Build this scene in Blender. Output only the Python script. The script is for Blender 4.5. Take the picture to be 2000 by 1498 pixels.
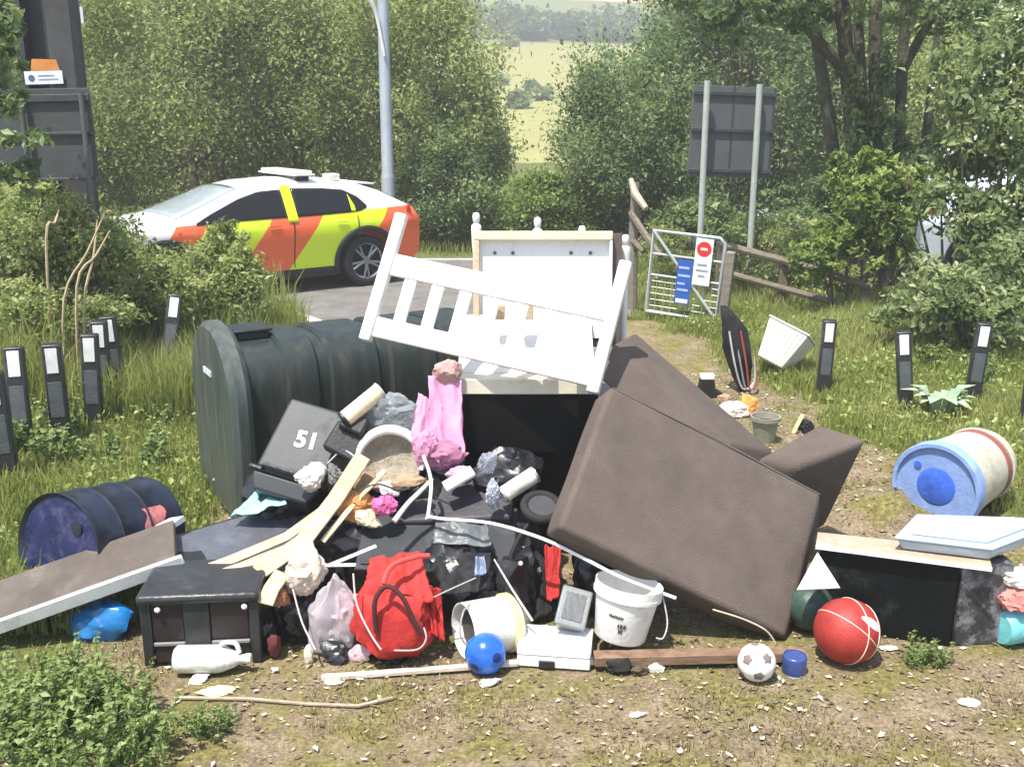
import bpy, bmesh, math, random
import numpy as np
from mathutils import Vector, Matrix, noise

for o in list(bpy.data.objects):
    bpy.data.objects.remove(o)
scene = bpy.context.scene
C = scene.collection

# ------------------------------------------------------------------ camera
CAM_H = 2.4
PITCH = math.radians(14.84)
F = 2000.0                       # focal length in pixels of the 2000 x 1498 photograph
cam_data = bpy.data.cameras.new('camera')
cam = bpy.data.objects.new('camera', cam_data)
C.objects.link(cam)
cam.location = (0, 0, CAM_H)
cam.rotation_euler = (math.pi / 2 - PITCH, 0, 0)
cam_data.sensor_width = 36
cam_data.lens = 36
cam_data.clip_end = 2000
scene.camera = cam

# ------------------------------------------------------------------ sky and sun
SUN_EL = math.radians(68)
SUN_AZ = math.radians(216)       # from +Y clockwise: sun stands high behind the camera, a little to its left
sdir = Vector((math.sin(SUN_AZ) * math.cos(SUN_EL), math.cos(SUN_AZ) * math.cos(SUN_EL), math.sin(SUN_EL)))
world = bpy.data.worlds.new('World')
scene.world = world
world.use_nodes = True
wn = world.node_tree
sky = wn.nodes.new('ShaderNodeTexSky')
sky.sky_type = 'NISHITA'
sky.sun_disc = False
sky.sun_elevation = SUN_EL
sky.sun_rotation = SUN_AZ
sky.air_density = 1.0
sky.dust_density = 1.5
wn.nodes['Background'].inputs['Strength'].default_value = 0.15
wn.links.new(sky.outputs[0], wn.nodes['Background'].inputs['Color'])
sun_data = bpy.data.lights.new('sun', 'SUN')
sun_data.energy = 4.8
sun_data.angle = math.radians(0.55)
sun_data.color = (1.0, 0.955, 0.87)
sun = bpy.data.objects.new('sun', sun_data)
C.objects.link(sun)
sun.location = (-10, -6, 20)
sun.rotation_euler = (-sdir).to_track_quat('-Z', 'Y').to_euler()
scene.view_settings.view_transform = 'Standard'
scene.view_settings.look = 'None'
scene.view_settings.gamma = 1
scene.view_settings.use_curve_mapping = False
scene.view_settings.exposure = 0.9

# ------------------------------------------------------------------ pixel helpers
cp, sp = math.cos(PITCH), math.sin(PITCH)
def ray(px, py):
    a, b = (px - 1000) / F, (py - 749) / F
    return Vector((a, cp - b * sp, -sp - b * cp))
def G(px, py, z=0.0):
    """where the sight line through a pixel meets height z"""
    r = ray(px, py); t = (z - CAM_H) / r.z
    return Vector((0, 0, CAM_H)) + r * t
def D(px, py, Y):
    """where the sight line through a pixel meets depth Y"""
    r = ray(px, py); t = Y / r.y
    return Vector((0, 0, CAM_H)) + r * t

# ------------------------------------------------------------------ materials
MATS = {}
def nodes_of(m):
    m.use_nodes = True
    return m.node_tree, m.node_tree.nodes['Principled BSDF']
def set_spec(b, v):
    b.inputs['Specular IOR Level'].default_value = v
def M(name, col, rough=0.6, var=0.18, scale=6.0, bump=0.15, metal=0.0, spec=0.4, dirt=0.0, dirtcol=(0.12, 0.09, 0.06), bscale=None, coat=0.0, alpha=1.0):
    """paint / plastic / cloth: colour with mottling, optional dirt stains and fine relief"""
    if name in MATS: return MATS[name]
    m = bpy.data.materials.new(name); nt, b = nodes_of(m); N = nt.nodes; L = nt.links
    tc = N.new('ShaderNodeTexCoord')
    n1 = N.new('ShaderNodeTexNoise'); n1.inputs['Scale'].default_value = scale; n1.inputs['Detail'].default_value = 6
    n1.inputs['Roughness'].default_value = 0.65
    L.new(tc.outputs['Object'], n1.inputs['Vector'])
    r1 = N.new('ShaderNodeValToRGB')
    r1.color_ramp.elements[0].position = 0.3; r1.color_ramp.elements[1].position = 0.7
    r1.color_ramp.elements[0].color = tuple(max(0, c * (1 - var)) for c in col) + (1,)
    r1.color_ramp.elements[1].color = tuple(min(1, c * (1 + var)) for c in col) + (1,)
    L.new(n1.outputs['Fac'], r1.inputs['Fac'])
    out = r1.outputs['Color']
    if dirt > 0:
        n2 = N.new('ShaderNodeTexNoise'); n2.inputs['Scale'].default_value = scale * 0.9; n2.inputs['Detail'].default_value = 9
        n2.inputs['Roughness'].default_value = 0.75
        mp = N.new('ShaderNodeMapping'); mp.inputs['Location'].default_value = (3.1, 7.7, 1.3)
        L.new(tc.outputs['Object'], mp.inputs['Vector']); L.new(mp.outputs[0], n2.inputs['Vector'])
        r2 = N.new('ShaderNodeValToRGB')
        r2.color_ramp.elements[0].position = 0.62 - 0.3 * dirt; r2.color_ramp.elements[1].position = 0.78 - 0.12 * dirt
        r2.color_ramp.elements[0].color = (0, 0, 0, 1); r2.color_ramp.elements[1].color = (0.8, 0.8, 0.8, 1)
        L.new(n2.outputs['Fac'], r2.inputs['Fac'])
        mx = N.new('ShaderNodeMix'); mx.data_type = 'RGBA'
        L.new(r2.outputs['Color'], mx.inputs[0]); L.new(out, mx.inputs[6]); mx.inputs[7].default_value = dirtcol + (1,)
        out = mx.outputs[2]
        ra = N.new('ShaderNodeMath'); ra.operation = 'MULTIPLY_ADD'
        L.new(r2.outputs['Color'], ra.inputs[0]); ra.inputs[1].default_value = 0.35; ra.inputs[2].default_value = rough
        L.new(ra.outputs[0], b.inputs['Roughness'])
    else:
        b.inputs['Roughness'].default_value = rough
    L.new(out, b.inputs['Base Color'])
    b.inputs['Metallic'].default_value = metal
    set_spec(b, spec)
    b.inputs['Coat Weight'].default_value = coat
    b.inputs['Alpha'].default_value = alpha
    if bump > 0:
        n3 = N.new('ShaderNodeTexNoise'); n3.inputs['Scale'].default_value = bscale or scale * 8; n3.inputs['Detail'].default_value = 4
        L.new(tc.outputs['Object'], n3.inputs['Vector'])
        bp = N.new('ShaderNodeBump'); bp.inputs['Strength'].default_value = bump; bp.inputs['Distance'].default_value = 0.02
        L.new(n3.outputs['Fac'], bp.inputs['Height']); L.new(bp.outputs[0], b.inputs['Normal'])
    MATS[name] = m
    return m
def wood_mat(name, c1, c2, scale=4.0, rough=0.65):
    if name in MATS: return MATS[name]
    m = bpy.data.materials.new(name); nt, b = nodes_of(m); N = nt.nodes; L = nt.links
    tc = N.new('ShaderNodeTexCoord'); mp = N.new('ShaderNodeMapping'); mp.inputs['Scale'].default_value = (1.0, 1.0, 6.0)
    L.new(tc.outputs['Object'], mp.inputs['Vector'])
    n1 = N.new('ShaderNodeTexNoise'); n1.inputs['Scale'].default_value = scale * 3; n1.inputs['Detail'].default_value = 8
    n1.inputs['Distortion'].default_value = 1.2
    L.new(mp.outputs[0], n1.inputs['Vector'])
    r = N.new('ShaderNodeValToRGB'); r.color_ramp.elements[0].position = 0.3; r.color_ramp.elements[1].position = 0.72
    r.color_ramp.elements[0].color = c1 + (1,); r.color_ramp.elements[1].color = c2 + (1,)
    L.new(n1.outputs['Fac'], r.inputs['Fac']); L.new(r.outputs[0], b.inputs['Base Color'])
    b.inputs['Roughness'].default_value = rough
    bp = N.new('ShaderNodeBump'); bp.inputs['Strength'].default_value = 0.25; bp.inputs['Distance'].default_value = 0.01
    L.new(n1.outputs['Fac'], bp.inputs['Height']); L.new(bp.outputs[0], b.inputs['Normal'])
    MATS[name] = m
    return m
def leaf_mat(name, dark, mid, light, trans=0.35, gloss=0.5):
    """two-sided leaf: each leaf takes its own tint from the 'tint' attribute"""
    if name in MATS: return MATS[name]
    m = bpy.data.materials.new(name); nt, b = nodes_of(m); N = nt.nodes; L = nt.links
    at = N.new('ShaderNodeAttribute'); at.attribute_name = 'tint'
    r = N.new('ShaderNodeValToRGB')
    e = r.color_ramp.elements
    e[0].color = dark + (1,); e[1].color = light + (1,); x = e.new(0.55); x.color = mid + (1,)
    L.new(at.outputs['Fac'], r.inputs['Fac'])
    L.new(r.outputs[0], b.inputs['Base Color'])
    b.inputs['Roughness'].default_value = gloss; set_spec(b, 0.35)
    tr = N.new('ShaderNodeBsdfTranslucent'); L.new(r.outputs[0], tr.inputs['Color'])
    mx = N.new('ShaderNodeMixShader'); mx.inputs[0].default_value = trans
    out = N['Material Output']
    L.new(b.outputs[0], mx.inputs[1]); L.new(tr.outputs[0], mx.inputs[2]); L.new(mx.outputs[0], out.inputs['Surface'])
    MATS[name] = m
    return m
def film_mat(name, col, opac=0.35, rough=0.15):
    """thin clear plastic"""
    if name in MATS: return MATS[name]
    m = bpy.data.materials.new(name); nt, b = nodes_of(m); N = nt.nodes; L = nt.links
    b.inputs['Base Color'].default_value = col + (1,); b.inputs['Roughness'].default_value = rough
    set_spec(b, 0.8)
    t = N.new('ShaderNodeBsdfTransparent'); mx = N.new('ShaderNodeMixShader')
    lw = N.new('ShaderNodeLayerWeight'); lw.inputs['Blend'].default_value = 0.35
    ma = N.new('ShaderNodeMath'); ma.operation = 'MULTIPLY_ADD'; ma.inputs[1].default_value = 0.6; ma.inputs[2].default_value = opac
    ma.use_clamp = True
    L.new(lw.outputs['Facing'], ma.inputs[0]); L.new(ma.outputs[0], mx.inputs[0])
    L.new(t.outputs[0], mx.inputs[1]); L.new(b.outputs[0], mx.inputs[2]); L.new(mx.outputs[0], N['Material Output'].inputs['Surface'])
    MATS[name] = m
    return m

# ------------------------------------------------------------------ mesh helpers
ORG = {}
def tag(o, label, cat, group=None):
    o['label'] = label; o['category'] = cat
    if group: o['group'] = group
    return o
def thing(name, label, cat, loc, group=None, rotz=0.0):
    o = bpy.data.objects.new(name, None); C.objects.link(o)
    o.empty_display_size = 0.1
    o.location = loc; o.rotation_euler = (0, 0, rotz)
    ORG[o.name] = Vector(loc) if rotz == 0.0 else Vector((0, 0, 0))
    return tag(o, label, cat, group)
def local_thing(name, label, cat, group=None):
    """a thing built in its own coordinates; move the root afterwards"""
    return thing(name, label, cat, (0, 0, 0), group)
class MB:
    def __init__(s, mat4=None):
        s.v = []; s.f = []; s.m = mat4 or Matrix.Identity(4)
    def add(s, vs, fs):
        n = len(s.v)
        s.v += [s.m @ Vector(v) for v in vs]
        s.f += [tuple(i + n for i in f) for f in fs]
        return s
    def box(s, lo, hi, taper=0.0):
        x0, y0, z0 = lo; x1, y1, z1 = hi; t = taper
        vs = [(x0, y0, z0), (x1, y0, z0), (x1, y1, z0), (x0, y1, z0), (x0 + t, y0 + t, z1), (x1 - t, y0 + t, z1), (x1 - t, y1 - t, z1), (x0 + t, y1 - t, z1)]
        return s.add(vs, [(3, 2, 1, 0), (4, 5, 6, 7), (0, 1, 5, 4), (1, 2, 6, 5), (2, 3, 7, 6), (3, 0, 4, 7)])
    def hexa(s, a, b):
        """prism between two quads"""
        return s.add(list(a) + list(b), [(3, 2, 1, 0), (4, 5, 6, 7), (0, 1, 5, 4), (1, 2, 6, 5), (2, 3, 7, 6), (3, 0, 4, 7)])
    def prism(s, poly, y0, y1):
        """polygon in x,z pushed along y"""
        n = len(poly)
        vs = [(x, y0, z) for x, z in poly] + [(x, y1, z) for x, z in poly]
        fs = [tuple(range(n)), tuple(range(2 * n - 1, n - 1, -1))] + [(i, i + n, (i + 1) % n + n, (i + 1) % n) for i in range(n)]
        return s.add(vs, fs)
    def cyl(s, p0, p1, r0, r1=None, n=20, caps=True):
        r1 = r0 if r1 is None else r1
        p0, p1 = Vector(p0), Vector(p1); d = (p1 - p0).normalized()
        a = d.orthogonal().normalized(); b = d.cross(a)
        vs = []
        for p, r in ((p0, r0), (p1, r1)):
            vs += [p + (a * math.cos(2 * math.pi * k / n) + b * math.sin(2 * math.pi * k / n)) * r for k in range(n)]
        fs = [(k, (k + 1) % n, (k + 1) % n + n, k + n) for k in range(n)]
        if caps: fs += [tuple(range(n - 1, -1, -1)), tuple(range(n, 2 * n))]
        return s.add(vs, fs)
    def tube(s, pts, r, n=8, smooth_steps=0, caps=True):
        pts = [Vector(p) for p in pts]
        rs = list(r) if hasattr(r, '__len__') else [r] * len(pts)
        if smooth_steps:
            q, qr = [], []
            m = len(pts)
            for i in range(m - 1):
                a, b, c, d = pts[max(i - 1, 0)], pts[i], pts[i + 1], pts[min(i + 2, m - 1)]
                for k in range(smooth_steps):
                    t = k / smooth_steps
                    q.append(0.5 * ((2 * b) + (c - a) * t + (2 * a - 5 * b + 4 * c - d) * t * t + (3 * b - a - 3 * c + d) * t ** 3))
                    qr.append(rs[i] * (1 - t) + rs[i + 1] * t)
            q.append(pts[-1]); qr.append(rs[-1]); pts, rs = q, qr
        vs, fs = [], []
        up = None
        for i, p in enumerate(pts):
            d = (pts[min(i + 1, len(pts) - 1)] - pts[max(i - 1, 0)]).normalized()
            if up is None: up = d.orthogonal().normalized()
            up = (up - d * up.dot(d)); up = up.normalized() if up.length > 1e-6 else d.orthogonal().normalized()
            b = d.cross(up)
            vs += [p + (up * math.cos(2 * math.pi * k / n) + b * math.sin(2 * math.pi * k / n)) * rs[i] for k in range(n)]
            if i: fs += [((i - 1) * n + k, (i - 1) * n + (k + 1) % n, i * n + (k + 1) % n, i * n + k) for k in range(n)]
        if caps: fs += [tuple(range(n - 1, -1, -1)), tuple(range((len(pts) - 1) * n, len(pts) * n))]
        return s.add(vs, fs)
    def lathe(s, prof, n=32, closed=False):
        """profile (r, z) turned about local z"""
        vs, fs = [], []
        for r, z in prof:
            vs += [(r * math.cos(2 * math.pi * k / n), r * math.sin(2 * math.pi * k / n), z) for k in range(n)]
        m = len(prof)
        for i in range(m - 1 if not closed else m):
            j = (i + 1) % m
            fs += [(i * n + k, i * n + (k + 1) % n, j * n + (k + 1) % n, j * n + k) for k in range(n)]
        return s.add(vs, fs)
    def sphere(s, c, r, n=24, sc=(1, 1, 1)):
        vs, fs = [], []
        h = n // 2
        for i in range(h + 1):
            th = math.pi * i / h
            vs += [(c[0] + r * sc[0] * math.sin(th) * math.cos(2 * math.pi * k / n), c[1] + r * sc[1] * math.sin(th) * math.sin(2 * math.pi * k / n), c[2] - r * sc[2] * math.cos(th)) for k in range(n)]
        for i in range(h):
            fs += [(i * n + k, i * n + (k + 1) % n, (i + 1) * n + (k + 1) % n, (i + 1) * n + k) for k in range(n)]
        return s.add(vs, fs)
    def torus(s, R, r, n=32, k=10, sc=(1, 1)):
        vs, fs = [], []
        for i in range(n):
            a = 2 * math.pi * i / n
            for j in range(k):
                b = 2 * math.pi * j / k
                q = R + r * math.cos(b)
                vs.append((q * math.cos(a) * sc[0], q * math.sin(a) * sc[1], r * math.sin(b)))
        for i in range(n):
            for j in range(k):
                fs.append((i * k + j, ((i + 1) % n) * k + j, ((i + 1) % n) * k + (j + 1) % k, i * k + (j + 1) % k))
        return s.add(vs, fs)
    def build(s, name, mat, parent=None, smooth=False, bevel=0.0, seg=2, label=None, sharp=40):
        me = bpy.data.meshes.new(name)
        if parent is not None: off = ORG[parent.name]
        else:
            xs = [v.x for v in s.v]; ys = [v.y for v in s.v]; zs = [v.z for v in s.v]
            off = Vector(((min(xs) + max(xs)) / 2, (min(ys) + max(ys)) / 2, min(zs)))
        me.from_pydata([tuple(v - off) for v in s.v], [], s.f)
        bm = bmesh.new(); bm.from_mesh(me)
        bmesh.ops.remove_doubles(bm, verts=bm.verts, dist=1e-5)
        bmesh.ops.recalc_face_normals(bm, faces=bm.faces)
        bm.to_mesh(me); bm.free()
        for mm in (mat if isinstance(mat, (list, tuple)) else [mat]): me.materials.append(mm)
        o = bpy.data.objects.new(name, me); C.objects.link(o)
        if parent is not None: o.parent = parent
        else: o.location = off
        ORG[o.name] = off
        if smooth:
            me.polygons.foreach_set('use_smooth', [True] * len(me.polygons))
            if sharp: me.set_sharp_from_angle(angle=math.radians(sharp))
        if bevel > 0:
            bv = o.modifiers.new('bevel', 'BEVEL'); bv.width = bevel; bv.segments = seg; bv.limit_method = 'ANGLE'
            bv.angle_limit = math.radians(35)
            me.polygons.foreach_set('use_smooth', [True] * len(me.polygons))
            me.set_sharp_from_angle(angle=math.radians(50)) if not smooth else None
        if label: o['label'] = label
        return o
def FR(bl, br, tl):
    """frame on a panel: x along its bottom, z up its face, y away from the viewer"""
    x = (br - bl); w = x.length; x = x / w
    z = (tl - bl); z = z - x * z.dot(x); h = z.length; z = z / h
    y = z.cross(x)
    m = Matrix(((x.x, y.x, z.x, bl.x), (x.y, y.y, z.y, bl.y), (x.z, y.z, z.z, bl.z), (0, 0, 0, 1)))
    return m, w, h
def axis_frame(o, zdir, xhint=None):
    z = Vector(zdir).normalized()
    x = Vector(xhint) if xhint is not None else z.orthogonal()
    x = (x - z * x.dot(z)).normalized(); y = z.cross(x)
    return Matrix(((x.x, y.x, z.x, o[0]), (x.y, y.y, z.y, o[1]), (x.z, y.z, z.z, o[2]), (0, 0, 0, 1)))
def np_mesh(name, verts, faces, mat, tint=None, parent=None, smooth=False):
    """fast mesh: verts (n,3); faces (m,k) all alike"""
    me = bpy.data.meshes.new(name)
    nv, (nf, k) = len(verts), faces.shape
    me.vertices.add(nv); me.vertices.foreach_set('co', np.asarray(verts, np.float32).ravel())
    me.loops.add(nf * k); me.loops.foreach_set('vertex_index', faces.astype(np.int32).ravel())
    me.polygons.add(nf); me.polygons.foreach_set('loop_start', np.arange(0, nf * k, k, dtype=np.int32))
    if smooth: me.polygons.foreach_set('use_smooth', np.ones(nf, bool))
    if tint is not None:
        a = me.attributes.new('tint', 'FLOAT', 'FACE'); a.data.foreach_set('value', np.asarray(tint, np.float32))
    me.update(calc_edges=True); me.validate()
    me.materials.append(mat)
    o = bpy.data.objects.new(name, me); C.objects.link(o)
    if parent is not None: o.parent = parent
    return o
def copy_tree(o, parent=None):
    c = o.copy(); C.objects.link(c); c.parent = parent
    for ch in list(o.children): copy_tree(ch, c)
    return c
def crumple(name, c, size, mat, parent=None, seed=0, amp=0.28, freq=2.2, flat=-0.75, rot=None, sub=4, pinch=0.0, label=None, planes=26, ridge=1.0):
    """crumpled bag, cloth or paper: a lump of flat facets with sharp creases, flattened where it lies"""
    rg = random.Random(seed * 13 + 5)
    P = []
    for k in range(planes):
        n = Vector((rg.gauss(0, 1), rg.gauss(0, 1), rg.gauss(0, 1))).normalized(); P.append((n, 1.0 - amp * rg.random() * 0.75))
    bm = bmesh.new(); bmesh.ops.create_icosphere(bm, subdivisions=sub, radius=1.0)
    off = Vector((seed * 3.7, seed * 1.9, -seed * 2.3))
    R = rot or Matrix.Identity(3)
    vs = []
    for v in bm.verts:
        p = v.co.copy()
        w = p + 0.22 * Vector((noise.noise(p * 2.3 + off), noise.noise(p * 2.3 + off + Vector((9, 0, 0))), noise.noise(p * 2.3 + off + Vector((0, 9, 0)))))
        wn_ = w.normalized()
        r = min([h / max(wn_.dot(n), 0.05) for n, h in P] + [1.25])
        n1 = 1 - 2 * abs(noise.noise(w * freq + off)); n2 = 1 - 2 * abs(noise.noise(w * freq * 2.3 + off)); n3 = 1 - 2 * abs(noise.noise(w * freq * 5.0 + off))
        r += ridge * amp * (0.22 * n1 * abs(n1) + 0.14 * n2 + 0.06 * n3)
        q = p * r
        if pinch and p.z > 0.4: q.x *= 1 - pinch * (p.z - 0.4) / 0.6; q.y *= 1 - pinch * (p.z - 0.4) / 0.6
        if q.z < flat: q.z = flat + (q.z - flat) * 0.08
        q = R @ Vector((q.x * size[0], q.y * size[1], q.z * size[2]))
        vs.append(Vector(c) + q)
    mb = MB(); mb.v = vs; bm.verts.index_update(); mb.f = [tuple(v.index for v in f.verts) for f in bm.faces]
    bm.free()
    return mb.build(name, mat, parent, smooth=True, sharp=32, label=label)
def drape(name, corners, mat, parent=None, seed=0, amp=0.03, freq=6.0, n=26, label=None, thick=0.004):
    """creased sheet between four corners (bl, br, tr, tl)"""
    bl, br, tr, tl = [Vector(p) for p in corners]
    nrm = (br - bl).cross(tl - bl).normalized()
    off = Vector((seed * 2.3, seed * 5.1, seed * 1.7)); vs, fs = [], []
    for j in range(n + 1):
        for i in range(n + 1):
            u, v = i / n, j / n
            eu = u + 0.05 * noise.noise(Vector((v * 5, seed, 0.0))); ev = v + 0.05 * noise.noise(Vector((u * 5, seed + 9, 0.0)))
            p = (bl * (1 - eu) + br * eu) * (1 - ev) + (tl * (1 - eu) + tr * eu) * ev
            h = noise.noise(Vector((u * freq, v * freq * 0.35, 0)) + off) + 0.5 * (0.5 - abs(noise.noise(Vector((u * freq * 1.7, v * freq, 3)) + off)))
            vs.append(p + nrm * amp * h)
    for j in range(n):
        for i in range(n):
            a = j * (n + 1) + i; fs.append((a, a + 1, a + n + 2, a + n + 1))
    mb = MB(); mb.v = vs; mb.f = fs
    o = mb.build(name, mat, parent, smooth=True, sharp=0, label=label)
    so = o.modifiers.new('thickness', 'SOLIDIFY'); so.thickness = thick
    return o
def structure(o):
    o['kind'] = 'structure'; return o
def stuff(o, label=None, cat=None):
    o['kind'] = 'stuff'
    if label: tag(o, label, cat)
    return o

# ================================================================== THE SETTING
def sstep(a, b, x):
    t = np.clip((x - a) / (b - a), 0, 1); return t * t * (3 - 2 * t)
def vnoise(x, y, s, seed=0):
    """cheap smooth value noise on arrays"""
    x = np.asarray(x, float) * s + seed * 17.3; y = np.asarray(y, float) * s + seed * 9.1
    xi, yi = np.floor(x), np.floor(y); fx, fy = x - xi, y - yi
    fx = fx * fx * (3 - 2 * fx); fy = fy * fy * (3 - 2 * fy)
    def h(a, b):
        v = np.sin(a * 127.1 + b * 311.7 + seed * 74.7) * 43758.5453
        return v - np.floor(v)
    return (h(xi, yi) * (1 - fx) + h(xi + 1, yi) * fx) * (1 - fy) + (h(xi, yi + 1) * (1 - fx) + h(xi + 1, yi + 1) * fx) * fy
ROAD_Y0, ROAD_Y1 = 12.15, 17.6
def on_road(x, y):
    x = np.asarray(x, float); y = np.asarray(y, float)
    main = (y > ROAD_Y0) & (y < ROAD_Y1) & (x < 1.55 - 0.25 * np.clip(y - 15, 0, 3))
    edge_l = -2.1 - 0.9 * np.clip((y - 10.3) / 2.0, 0, 1) ** 2
    edge_r = 0.9 + 0.35 * np.clip((y - 10.3) / 2.0, 0, 1)
    apron = (y > 8.2) & (y <= ROAD_Y0 + 0.1) & (x > edge_l) & (x < edge_r)
    return main | apron
PATH = [(1.2, 4.5), (2.0, 5.6), (1.95, 6.8), (1.6, 8.2), (1.25, 9.5), (1.1, 11.2)]
def path_dist(x, y):
    d = np.full(np.shape(x), 99.0)
    for (ax, ay), (bx, by) in zip(PATH[:-1], PATH[1:]):
        t = np.clip(((x - ax) * (bx - ax) + (y - ay) * (by - ay)) / ((bx - ax) ** 2 + (by - ay) ** 2), 0, 1)
        d = np.minimum(d, np.hypot(x - ax - t * (bx - ax), y - ay - t * (by - ay)))
    return d
def soil_amount(x, y):
    """1 where the ground is bare soil and chippings, 0 where grass grows"""
    x = np.asarray(x, float); y = np.asarray(y, float)
    n = vnoise(x, y, 2.2, 1) - 0.5 + 0.5 * (vnoise(x, y, 6.0, 2) - 0.5)
    left = sstep(-2.35, -1.65, x + 0.5 * n + 0.28 * np.clip(4.1 - y, -1, 1) * 1.2)
    pile = left * (1 - sstep(5.9, 6.7, y + 0.5 * n)) * (1 - sstep(2.9, 3.8, x + 0.6 * n - 0.8 * np.clip(5.0 - y, 0, 2)))
    pth = 1 - sstep(0.5, 1.15, path_dist(x, y) + 0.6 * n)
    mid = (1 - sstep(0.9, 1.6, np.abs(x + 0.6) + 0.4 * n)) * (1 - sstep(9.0, 10, y))
    return np.clip(np.maximum(np.maximum(pile, pth), mid), 0, 1)
MOUND = G(1735, 1030)
def ground_z(x, y):
    x = np.asarray(x, float); y = np.asarray(y, float)
    b = 0.05 * (vnoise(x, y, 1.1, 3) - 0.5) + 0.025 * (vnoise(x, y, 4.0, 4) - 0.5) + 0.012 * (vnoise(x, y, 11.0, 5) - 0.5)
    b = b * (0.55 + 0.45 * sstep(4.5, 6.5, y))
    b = b + 0.20 * np.exp(-(((x - MOUND.x) / 0.33) ** 2 + ((y - MOUND.y - 0.1) / 0.36) ** 2)) * (0.7 + 0.6 * vnoise(x, y, 9.0, 6))
    b = b + 0.10 * sstep(-2.6, -4.5, x) * sstep(5, 7, y) + 0.08 * sstep(2.4, 4.2, x) * sstep(5.5, 8, y)
    b = b - 0.95 * sstep(17.7, 19.0, y) * sstep(2.6, 4.2, x) * (1 - sstep(24, 30, y))
    near_pile = np.exp(-((x / 2.6) ** 4 + ((y - 4.7) / 0.9) ** 4))
    b = np.where((np.hypot(x - MOUND.x, y - MOUND.y - 0.1) < 0.8), b, b * (1 - 0.75 * near_pile) - 0.006 * near_pile)
    road = on_road(x, y) | on_road(x + 0.12, y) | on_road(x - 0.12, y) | on_road(x, y - 0.12) | on_road(x, y + 0.12)
    b = np.where(road, -0.03, b)
    return b
xs = np.unique(np.concatenate([np.linspace(-300, -60, 10), np.linspace(-60, -7, 30), np.arange(-7, 7.01, 0.09), np.linspace(7, 60, 30), np.linspace(60, 300, 10)]))
ys = np.unique(np.concatenate([np.linspace(-40, 2.4, 16), np.arange(2.4, 13.0, 0.09), np.linspace(13, 60, 40), np.linspace(60, 285, 12)]))
gx, gy = np.meshgrid(xs, ys)
gz = ground_z(gx, gy)
nx, ny = len(xs), len(ys)
ii, jj = np.meshgrid(np.arange(nx - 1), np.arange(ny - 1))
a = (jj * nx + ii).ravel()
gf = np.stack([a, a + 1, a + nx + 1, a + nx], 1)

def ground_material():
    m = bpy.data.materials.new('ground_soil'); nt, b = nodes_of(m); N = nt.nodes; L = nt.links
    tc = N.new('ShaderNodeTexCoord')
    def nz(scale, det=8, rough=0.7, dist=0.0, loc=(0, 0, 0)):
        mp = N.new('ShaderNodeMapping'); mp.inputs['Location'].default_value = loc
        L.new(tc.outputs['Object'], mp.inputs['Vector'])
        n = N.new('ShaderNodeTexNoise'); n.inputs['Scale'].default_value = scale; n.inputs['Detail'].default_value = det
        n.inputs['Roughness'].default_value = rough; n.inputs['Distortion'].default_value = dist
        L.new(mp.outputs[0], n.inputs['Vector']); return n.outputs['Fac']
    def ramp(fac, stops):
        r = N.new('ShaderNodeValToRGB'); e = r.color_ramp.elements
        e[0].position, e[0].color = stops[0][0], stops[0][1] + (1,)
        e[1].position, e[1].color = stops[-1][0], stops[-1][1] + (1,)
        for p, c in stops[1:-1]: x = e.new(p); x.color = c + (1,)
        L.new(fac, r.inputs['Fac']); return r.outputs['Color']
    def mix(f, a, c):
        x = N.new('ShaderNodeMix'); x.data_type = 'RGBA'
        L.new(f, x.inputs[0]); L.new(a, x.inputs[6]); L.new(c, x.inputs[7]); return x.outputs[2]
    soil = ramp(nz(5.5), [(0.30, (0.06, 0.047, 0.034)), (0.44, (0.15, 0.115, 0.075)), (0.56, (0.25, 0.20, 0.13)), (0.70, (0.39, 0.32, 0.22))])
    fine = ramp(nz(60, 6, 0.75), [(0.36, (0.06, 0.042, 0.028)), (0.5, (0.20, 0.145, 0.09)), (0.64, (0.50, 0.40, 0.27))])
    half = N.new('ShaderNodeValue'); half.outputs[0].default_value = 0.5
    soil = mix(half.outputs[0], soil, fine)
    mossf = ramp(nz(2.6, 9, 0.7, 0.4, (5, 2, 0)), [(0.44, (0, 0, 0)), (0.58, (0.8, 0.8, 0.8))])
    moss = ramp(nz(34, 6), [(0.32, (0.05, 0.05, 0.012)), (0.5, (0.15, 0.14, 0.035)), (0.68, (0.31, 0.28, 0.09))])
    soil = mix(mossf, soil, moss)
    grass = ramp(nz(9, 8), [(0.3, (0.05, 0.065, 0.018)), (0.5, (0.11, 0.13, 0.035)), (0.7, (0.22, 0.22, 0.08))])
    at = N.new('ShaderNodeAttribute'); at.attribute_name = 'soil'
    col = mix(at.outputs['Fac'], grass, soil)
    L.new(col, b.inputs['Base Color']); b.inputs['Roughness'].default_value = 0.95; set_spec(b, 0.15)
    bp = N.new('ShaderNodeBump'); bp.inputs['Strength'].default_value = 0.7; bp.inputs['Distance'].default_value = 0.02
    L.new(nz(45, 6, 0.7), bp.inputs['Height']); L.new(bp.outputs[0], b.inputs['Normal'])
    return m
ground = np_mesh('ground', np.stack([gx.ravel(), gy.ravel(), gz.ravel()], 1), gf, ground_material(), smooth=True)
at = ground.data.attributes.new('soil', 'FLOAT', 'POINT'); at.data.foreach_set('value', soil_amount(gx, gy).ravel().astype(np.float32))
structure(ground)

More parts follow.
